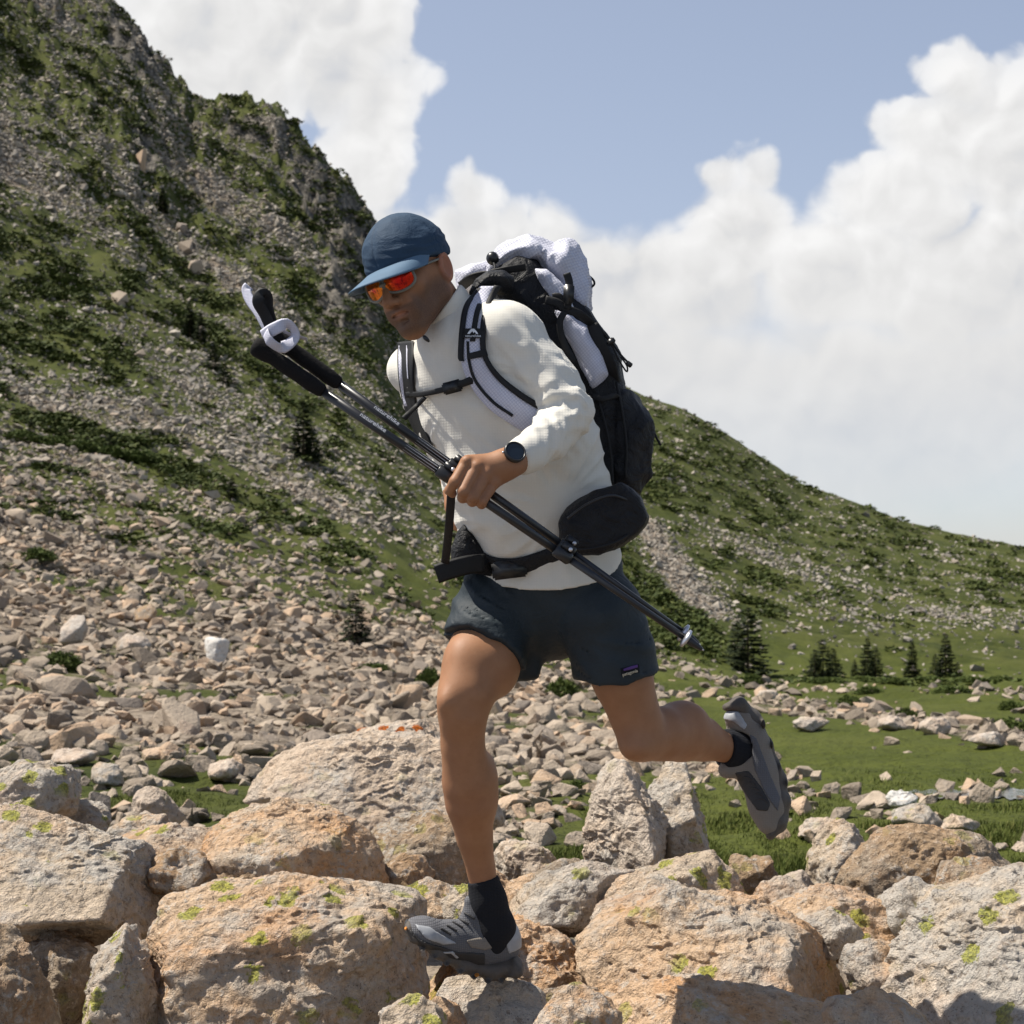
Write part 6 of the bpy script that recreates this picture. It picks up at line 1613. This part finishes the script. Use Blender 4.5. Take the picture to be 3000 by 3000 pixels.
# ------------------------------------------------------------------ trekking poles
def lathe_line(a, b, prof, n=16):
    """prof: (fraction along a-b, radius m)"""
    a = np.array(a); b = np.array(b); return tube([a + (b - a) * t for t, r in prof], [r for t, r in prof], n)
def pole(label, top, bot, d_top, d_bot, near):
    A = Q(top[0], top[1], d_top); B = Q(bot[0], bot[1], d_bot); L = np.linalg.norm(B - A); ax = (B - A) / L
    pl = empty_thing('trekking_pole', A, label, 'trekking pole', 'pair of trekking poles held in one hand')
    at = lambda t: A + (B - A) * t
    V, F = lathe_line(A, B, [(0.0, 0.009), (0.004, 0.017), (0.012, 0.0195), (0.03, 0.0175), (0.045, 0.0140), (0.07, 0.0150), (0.10, 0.0142), (0.13, 0.0152), (0.150, 0.013), (0.155, 0.0100)]); g = part('grip', V, F, M_FOAM, pl)
    V, F = lathe_line(A, B, [(0.150, 0.0090), (0.425, 0.0090)]); up = part('upper_shaft', V, F, M_POLE, pl)
    V, F = lathe_line(A, B, [(0.40, 0.0085), (0.685, 0.0080)]); part('middle_shaft', V, F, M_POLE, pl)
    V, F = lathe_line(A, B, [(0.67, 0.0068), (0.965, 0.0062)]); part('lower_shaft', V, F, M_POLE, pl)
    V, F = lathe_line(A, B, [(0.955, 0.0085), (0.975, 0.0075), (0.992, 0.0045), (0.996, 0.0035)]); tp = part('tip', V, F, M_PLASTIC, pl)
    V, F = lathe_line(A, B, [(0.99, 0.0030), (1.0, 0.0015)]); part('metal_point', V, F, M_ALU, tp)
    V, F = lathe_line(A, B, [(0.955, 0.009), (0.958, 0.0185), (0.962, 0.0185), (0.965, 0.009)]); part('basket', V, F, M_ALU, pl)
    upv = np.array([0.0, 0, 1.0]) - ax * ax[2]; upv /= np.linalg.norm(upv); out = np.cross(ax, upv); out *= -np.sign(out[1])
    for t0 in (0.425, 0.685):
        V, F = lathe_line(A, B, [(t0 - 0.018, 0.0095), (t0 - 0.016, 0.0125), (t0 + 0.014, 0.0125), (t0 + 0.018, 0.0090)]); cl = part('lock_clamp', V, F, M_PLASTIC, pl)
        V, F = boxmesh(at(t0) + upv * 0.017 + out * 0.004, (ax, upv, out), (0.013, 0.0075, 0.006), 0.002); part('lever', V, F, M_PLASTIC, cl)
        V, F = tube([at(t0 + 0.006) + upv * 0.016 - out * -0.011, at(t0 + 0.006) + upv * 0.016 + out * 0.0125], 0.0042, 10); part('bolt', V, F, M_ALU, cl)
    # printed name and rows of dots, on the side that faces outwards
    tl = 0.262
    face = out * 0.85 + upv * 0.50; face /= np.linalg.norm(face)
    text_mesh('lettering', 'naturehike', 0.0135, at(tl) + face * 0.0093, ax, np.cross(face, ax), M_WHITE, up, 0.0002)
    DV = []; DF = []
    for i in range(34):
        for r in range(5):
            a = radians(-70 + 35 * r) ; nn = face * cos(a) + np.cross(face, ax) * sin(a); uu = np.cross(nn, ax); c = at(0.335 + 0.0021 * i + (0.001 if r % 2 else 0)) + nn * 0.0092; s_ = 0.00075 * (0.5 + 0.5 * i / 34)
            b0 = len(DV); DV += [c - ax * s_ - uu * s_, c + ax * s_ - uu * s_, c + ax * s_ + uu * s_, c - ax * s_ + uu * s_]; DF.append([b0, b0 + 1, b0 + 2, b0 + 3])
    dots = part('dot_print', DV, DF, M_WHITE, up, False); dots['kind'] = 'stuff'
    return pl, at, ax, upv, out
p1, at1, ax1, up1, out1 = pole('lower trekking pole with its wrist strap wound in a pale loop', (742, 1008), (2062, 1906), -0.40, -0.36, True)
p2, at2, ax2, up2, out2 = pole('upper trekking pole with a loose pale strap end', (800, 985), (2052, 1890), -0.372, -0.335, False)
def strap_band(name, pts, w, mat, parent, flat):
    V, F = tube(curve_pts(pts, 30), w, 8, True, (flat, 0.14)); return part(name, V, F, mat, parent)
strap_band('wrist_strap', [Q(770, 985, -0.42), Q(800, 965, -0.44), Q(845, 950, -0.43), Q(866, 985, -0.42), Q(826, 1018, -0.43), Q(790, 1000, -0.44), Q(778, 975, -0.43)], 0.0120, M_STRAPW, p1, (0.6, 0.7, 0.3))
strap_band('wrist_strap', [Q(790, 975, -0.39), Q(760, 920, -0.38), Q(732, 880, -0.36), Q(722, 850, -0.35), Q(730, 838, -0.35)], 0.0105, M_STRAPW, p2, (0.3, 1, 0.2))
strap_band('strap_loop', [Q(800, 975, -0.39), Q(775, 920, -0.40), Q(755, 885, -0.41), Q(765, 862, -0.41), Q(782, 868, -0.40), Q(785, 905, -0.39), Q(800, 960, -0.38)], 0.0115, M_WEB, p2, (0.3, 1, 0.2))
strap_band('strap_end', [Q(830, 970, -0.40), Q(862, 985, -0.40), Q(885, 990, -0.40), Q(900, 994, -0.40)], 0.008, M_STRAPW, p2, (0.0, 0.3, 1))

# ------------------------------------------------------------------ backpack
pack = empty_thing('backpack', Q(1720, 1450, 0.12), 'black and white hiking backpack with gridded white panels worn on the back', 'backpack')
def crease(amp, fr, seed=0):
    def post(V, F):
        N_ = vnormals(V, F); U = V @ np.array([[1, 0.2, 0.5], [0, 1, 0], [-0.5, 0.1, 0.7]]); w = np.clip(1 - np.abs(pnoise(U * fr + seed)) * 2.4, 0, 1) ** 1.5 * amp * 1.8 - amp * 0.6 + (1 - np.abs(pnoise(U * fr * 2.6 + seed + 5)) * 2) * amp * 0.5; return V + N_ * w[:, None]
    return post
def pil(name, poly, d0, d1, mat, h=0.005, rnd=0.03, post=None, parent=None, extra=None):
    xs = [p[0] for p in poly]; ys = [p[1] for p in poly]; f = field_box(xs, ys, d0, d1, h, 0.03); f.add(pillow(poly, d0, d1, rnd))
    if extra: extra(f)
    V, F = f.mesh(1)
    if post is not None: V = post(V, F)
    return part(name, V, F, mat, parent or pack)
bodyp = pil('pack_body', [(1425, 850), (1455, 805), (1515, 778), (1565, 785), (1640, 880), (1722, 925), (1772, 1000), (1808, 1055), (1812, 1105), (1822, 1175), (1815, 1300), (1800, 1430), (1720, 1450), (1620, 1330), (1500, 1050)], -0.055, 0.25, M_BLACK, 0.005, 0.03, crease(0.004, 9, 3))
pocket = pil('front_pocket', [(1765, 1120), (1805, 1150), (1850, 1178), (1885, 1215), (1898, 1260), (1893, 1320), (1884, 1372), (1892, 1392), (1872, 1420), (1850, 1450), (1770, 1455), (1740, 1300)], -0.04, 0.27, M_BLACK, 0.005, 0.03, crease(0.0075, 9, 8))
hood = pil('top_hood', [(1425, 825), (1440, 785), (1470, 745), (1532, 714), (1575, 722), (1622, 742), (1660, 724), (1686, 738), (1708, 798), (1724, 855), (1722, 935), (1690, 935), (1640, 905), (1600, 850), (1568, 792), (1510, 790), (1460, 808)], -0.06, 0.24, M_RIPSTOP, 0.005, 0.05, crease(0.0075, 10, 21))
pil('lower_hood', [(1562, 792), (1600, 800), (1660, 850), (1690, 930), (1660, 925), (1625, 905)], -0.078, 0.05, M_RIPSTOP, 0.004, 0.02, crease(0.003, 14, 2))
pil('back_collar', [(1335, 800), (1380, 778), (1440, 770), (1455, 810), (1420, 850), (1345, 850)], 0.02, 0.18, M_RIPSTOP, 0.005, 0.03, crease(0.003, 12, 4))
pil('side_panel', [(1622, 912), (1665, 925), (1715, 955), (1748, 1008), (1782, 1100), (1735, 1142), (1700, 1075), (1655, 990)], -0.092, 0.02, M_MESHW, 0.004, 0.02, crease(0.0022, 14, 6))
def cord(name, pts, r, mat=None, parent=None, n=20):
    V, F = tube(curve_pts([Q(*p) for p in pts], n), r, 8); return part(name, V, F, mat or M_WEB, parent or pack)
def band(name, pts, w, flat=(0.2, 1, 0.1), mat=None, parent=None, n=24, k=0.2):
    V, F = tube(curve_pts([Q(*p) for p in pts], n), w, 8, True, (flat, k)); return part(name, V, F, mat or M_WEB, parent or pack)
band('compression_strap', [(1598, 878, -0.10), (1630, 886, -0.105), (1660, 905, -0.105), (1700, 922, -0.10), (1735, 950, -0.07)], 0.009)
band('compression_strap', [(1618, 868, -0.10), (1640, 868, -0.105), (1660, 895, -0.105)], 0.006)
band('side_strap', [(1655, 912, -0.105), (1640, 945, -0.105), (1650, 1000, -0.10), (1680, 1060, -0.10)], 0.007)
band('side_strap', [(1735, 950, -0.08), (1760, 1010, -0.08), (1788, 1075, -0.06), (1800, 1130, -0.02)], 0.013)
band('buckle_strap', [(1660, 800, -0.115), (1668, 830, -0.115), (1666, 870, -0.115), (1662, 905, -0.108)], 0.008)
V, F = boxmesh(Q(1666, 862, -0.118), ((1, 0, 0), (0, 1, 0), (0.05, 0, 1)), (0.011, 0.006, 0.020), 0.003); part('buckle', V, F, M_PLASTIC, pack)
cord('cord', [(1735, 945, -0.06), (1765, 980, -0.07), (1790, 1000, -0.075), (1815, 1035, -0.07), (1842, 1064, -0.07)], 0.0022)
cord('cord', [(1720, 935, -0.05), (1760, 965, -0.07), (1788, 1002, -0.075), (1808, 1045, -0.07), (1830, 1082, -0.07), (1838, 1088, -0.07), (1836, 1070, -0.07), (1818, 1045, -0.07)], 0.0019)
V, F = boxmesh(Q(1790, 1001, -0.077), ((0.8, 0, 0.6), (0, 1, 0), (-0.6, 0, 0.8)), (0.009, 0.006, 0.006), 0.002); part('cord_lock', V, F, M_PLASTIC, pack)
V, F = boxmesh(Q(1843, 1067, -0.07), ((0.8, 0, -0.6), (0, 1, 0), (0.6, 0, 0.8)), (0.007, 0.005, 0.005), 0.0015); part('cord_end', V, F, M_PLASTIC, pack)
cord('cord', [(1735, 985, -0.06), (1748, 980, -0.07), (1758, 995, -0.07), (1762, 1012, -0.06), (1750, 1000, -0.06)], 0.0018)
cord('carry_loop', [(1706, 796, 0.06), (1722, 806, 0.06), (1738, 820, 0.06), (1741, 833, 0.06), (1730, 841, 0.06), (1718, 832, 0.06)], 0.0024)
cord('cord', [(1880, 1215, 0.12), (1898, 1228, 0.10), (1912, 1252, 0.10), (1922, 1280, 0.10), (1936, 1305, 0.10)], 0.0026)
cord('cord', [(1443, 762, -0.02), (1450, 785, -0.05), (1436, 800, -0.06), (1425, 812, -0.06)], 0.0024)
V, F = ico(3); part('cord_lock', Q(1443, 757, -0.02) + V * np.array([0.0135, 0.0135, 0.0145]), F, M_PLASTIC, pack)
band('lid_strap', [(1352, 838, -0.02), (1380, 818, -0.06), (1420, 808, -0.075), (1440, 818, -0.08)], 0.011, (0.2, 0.8, 0.5))
band('lid_strap', [(1440, 800, -0.07), (1480, 792, -0.08), (1540, 782, -0.075)], 0.008, (0.2, 0.8, 0.5))
pil('strap_yoke', [(1372, 868), (1392, 826), (1430, 800), (1478, 798), (1508, 822), (1500, 850), (1472, 860), (1440, 850), (1405, 880)], -0.19, -0.02, M_BLACK, 0.004, 0.03)
# shoulder straps lie on the shirt
SB = [BV]
stp = ribbon('shoulder_strap', [(1402, 838), (1365, 890), (1352, 960), (1348, 1040), (1372, 1120), (1430, 1195), (1500, 1245), (1560, 1280)], [(1470, 838), (1432, 900), (1420, 970), (1424, 1040), (1462, 1100), (1530, 1155), (1590, 1190), (1640, 1215)], M_MESHW, pack, SB, 0.014, 0.001, 60, 9, 0.003, sm=8)
edge1 = ribbon('strap_edging', [(1400, 842), (1360, 892), (1346, 960), (1341, 1040), (1345, 1058)], [(1412, 844), (1376, 895), (1362, 962), (1358, 1040), (1360, 1058)], M_WEB, stp, SB, 0.006, 0.014, 40, 4, sm=8)
edge2 = ribbon('strap_edging', [(1448, 835), (1418, 900), (1406, 970), (1412, 1042), (1452, 1108), (1520, 1165), (1580, 1202)], [(1470, 838), (1436, 900), (1424, 970), (1428, 1040), (1466, 1098), (1534, 1152), (1594, 1188)], M_WEB, stp, SB, 0.006, 0.013, 50, 4, sm=8)
edge3 = ribbon('strap_webbing', [(1366, 1000), (1370, 1060), (1390, 1120), (1440, 1180), (1500, 1222)], [(1374, 1000), (1379, 1060), (1398, 1116), (1446, 1173), (1504, 1214)], M_WEB, stp, SB, 0.004, 0.016, 40, 4, sm=8)
webm = ribbon('strap_webbing', [(1422, 842), (1394, 900), (1382, 955), (1376, 1000)], [(1440, 845), (1410, 902), (1398, 956), (1392, 1000)], M_WEB, stp, SB, 0.005, 0.016, 30, 4, sm=8)
lp = ribbon('logo_panel', [(1358, 962), (1355, 990)], [(1418, 962), (1418, 990)], M_WEB, stp, SB, 0.004, 0.016, 10, 5, sm=8)
ribbon('cross_strap', [(1368, 1036), (1370, 1054)], [(1424, 1022), (1430, 1042)], M_WEB, stp, SB, 0.004, 0.016, 8, 5, sm=6)
lc = on_surface(1386, 984, [BV], 0.0255); text_mesh('lettering', 'naturehike', 0.0072, lc, (1, 0, 0.0), (0, 0, 1), M_ALU, lp, 0.0002)
V = []; F = []
for k, (x, y) in enumerate([(1369, 978), (1374, 970), (1381, 963), (1389, 963), (1396, 970), (1401, 978), (1395, 978), (1391, 972), (1387, 976), (1384, 970), (1380, 974), (1376, 978)]): V.append(P(x, y, ray(1386, 975, [BV]) - 0.0258))
F = [[0, 1, 10, 11], [1, 2, 9, 10], [2, 3, 8, 9], [3, 4, 7, 8], [4, 5, 6, 7]]
part('mountain_emblem', V, F, M_ALU, lp, False)
str_ = ribbon('shoulder_strap', [(1165, 1002), (1164, 1060), (1168, 1120), (1182, 1190), (1208, 1255), (1240, 1320)], [(1212, 998), (1212, 1060), (1214, 1120), (1222, 1190), (1242, 1250), (1270, 1310)], M_WEB, pack, SB, 0.013, 0.001, 40, 7, 0.002, sm=8)
ribbon('strap_panel', [(1168, 1012), (1167, 1060), (1171, 1120), (1184, 1190)], [(1179, 1012), (1178, 1060), (1183, 1120), (1195, 1190)], M_MESHW, str_, SB, 0.003, 0.0155, 24, 3, sm=8)
ribbon('strap_panel', [(1190, 1012), (1190, 1060), (1193, 1110)], [(1194, 1012), (1194, 1060), (1197, 1110)], M_STRAPW, str_, SB, 0.003, 0.0155, 24, 3, sm=8)
st = ribbon('sternum_strap', [(1188, 1148), (1240, 1146), (1300, 1132), (1340, 1118), (1388, 1098)], [(1190, 1166), (1240, 1162), (1300, 1150), (1344, 1138), (1394, 1122)], M_WEB, pack, SB, 0.004, 0.012, 30, 4, sm=6)
ribbon('strap_tail', [(1240, 1160), (1215, 1185), (1190, 1208), (1175, 1222)], [(1252, 1166), (1228, 1192), (1204, 1216), (1190, 1232)], M_WEB, st, SB, 0.003, 0.017, 14, 3, dflt=-0.12, sm=6)
bc = on_surface(1325, 1134, [BV], 0.020); V, F = boxmesh(bc, ((0.95, 0, 0.25), (0, 1, 0), (-0.25, 0, 0.95)), (0.020, 0.005, 0.0125), 0.003); part('buckle', V, F, M_PLASTIC, st)
# hip belt
BB = [BV, BVS]
hb = ribbon('hip_belt', [(1388, 1590), (1410, 1612), (1440, 1630), (1500, 1636), (1560, 1622), (1620, 1598), (1680, 1560)], [(1380, 1650), (1408, 1664), (1445, 1682), (1500, 1692), (1560, 1672), (1620, 1648), (1690, 1622)], M_BLACK, pack, BB, 0.012, 0.003, 50, 7, 0.003, sm=8)
bc = on_surface(1492, 1668, BB, 0.026); V, F = boxmesh(bc, ((0.97, 0, 0.12), (0, 1, 0), (-0.12, 0, 0.97)), (0.036, 0.008, 0.019), 0.004); part('buckle', V, F, M_PLASTIC, hb)
pil('hip_pocket', [(1636, 1535), (1665, 1492), (1703, 1462), (1760, 1438), (1808, 1420), (1840, 1440), (1866, 1460), (1893, 1518), (1884, 1540), (1862, 1566), (1810, 1598), (1752, 1619), (1662, 1622), (1640, 1585)], -0.225, -0.035, M_BLACK, 0.004, 0.010, crease(0.0036, 9, 5))
pil('belt_wing', [(1322, 1610), (1342, 1556), (1366, 1530), (1400, 1575), (1450, 1640), (1440, 1688), (1380, 1678), (1325, 1655)], -0.12, 0.04, M_BLACK, 0.004, 0.018)
band('strap_tail', [(1420, 1650, -0.15), (1370, 1655, -0.17), (1320, 1668, -0.18), (1278, 1682, -0.185)], 0.0195, (0.1, 1, 0.15), None, None, 14, 0.10)
band('hanging_strap', [(1322, 1440, -0.36), (1320, 1480, -0.34), (1314, 1560, -0.28), (1304, 1650, -0.20)], 0.0085, (0.1, 1, 0.1), None, None, 20, 0.18)

cord('pocket_zip', [(1662, 1520, -0.245), (1720, 1478, -0.250), (1790, 1452, -0.245), (1850, 1470, -0.215)], 0.0030, M_PLASTIC)
cord('seam', [(1806, 1120, -0.045), (1822, 1200, -0.055), (1835, 1300, -0.055), (1832, 1400, -0.05)], 0.0030, M_WEB)
cord('seam', [(1745, 1150, -0.06), (1770, 1230, -0.065), (1790, 1330, -0.06), (1795, 1420, -0.055)], 0.0028, M_WEB)
band('pocket_edge', [(1735, 1160, -0.075), (1765, 1168, -0.078), (1800, 1160, -0.065), (1825, 1175, -0.03)], 0.006)
cord('seam', [(1670, 1610, -0.235), (1740, 1606, -0.242), (1810, 1585, -0.235), (1868, 1545, -0.205)], 0.0026, M_WEB)
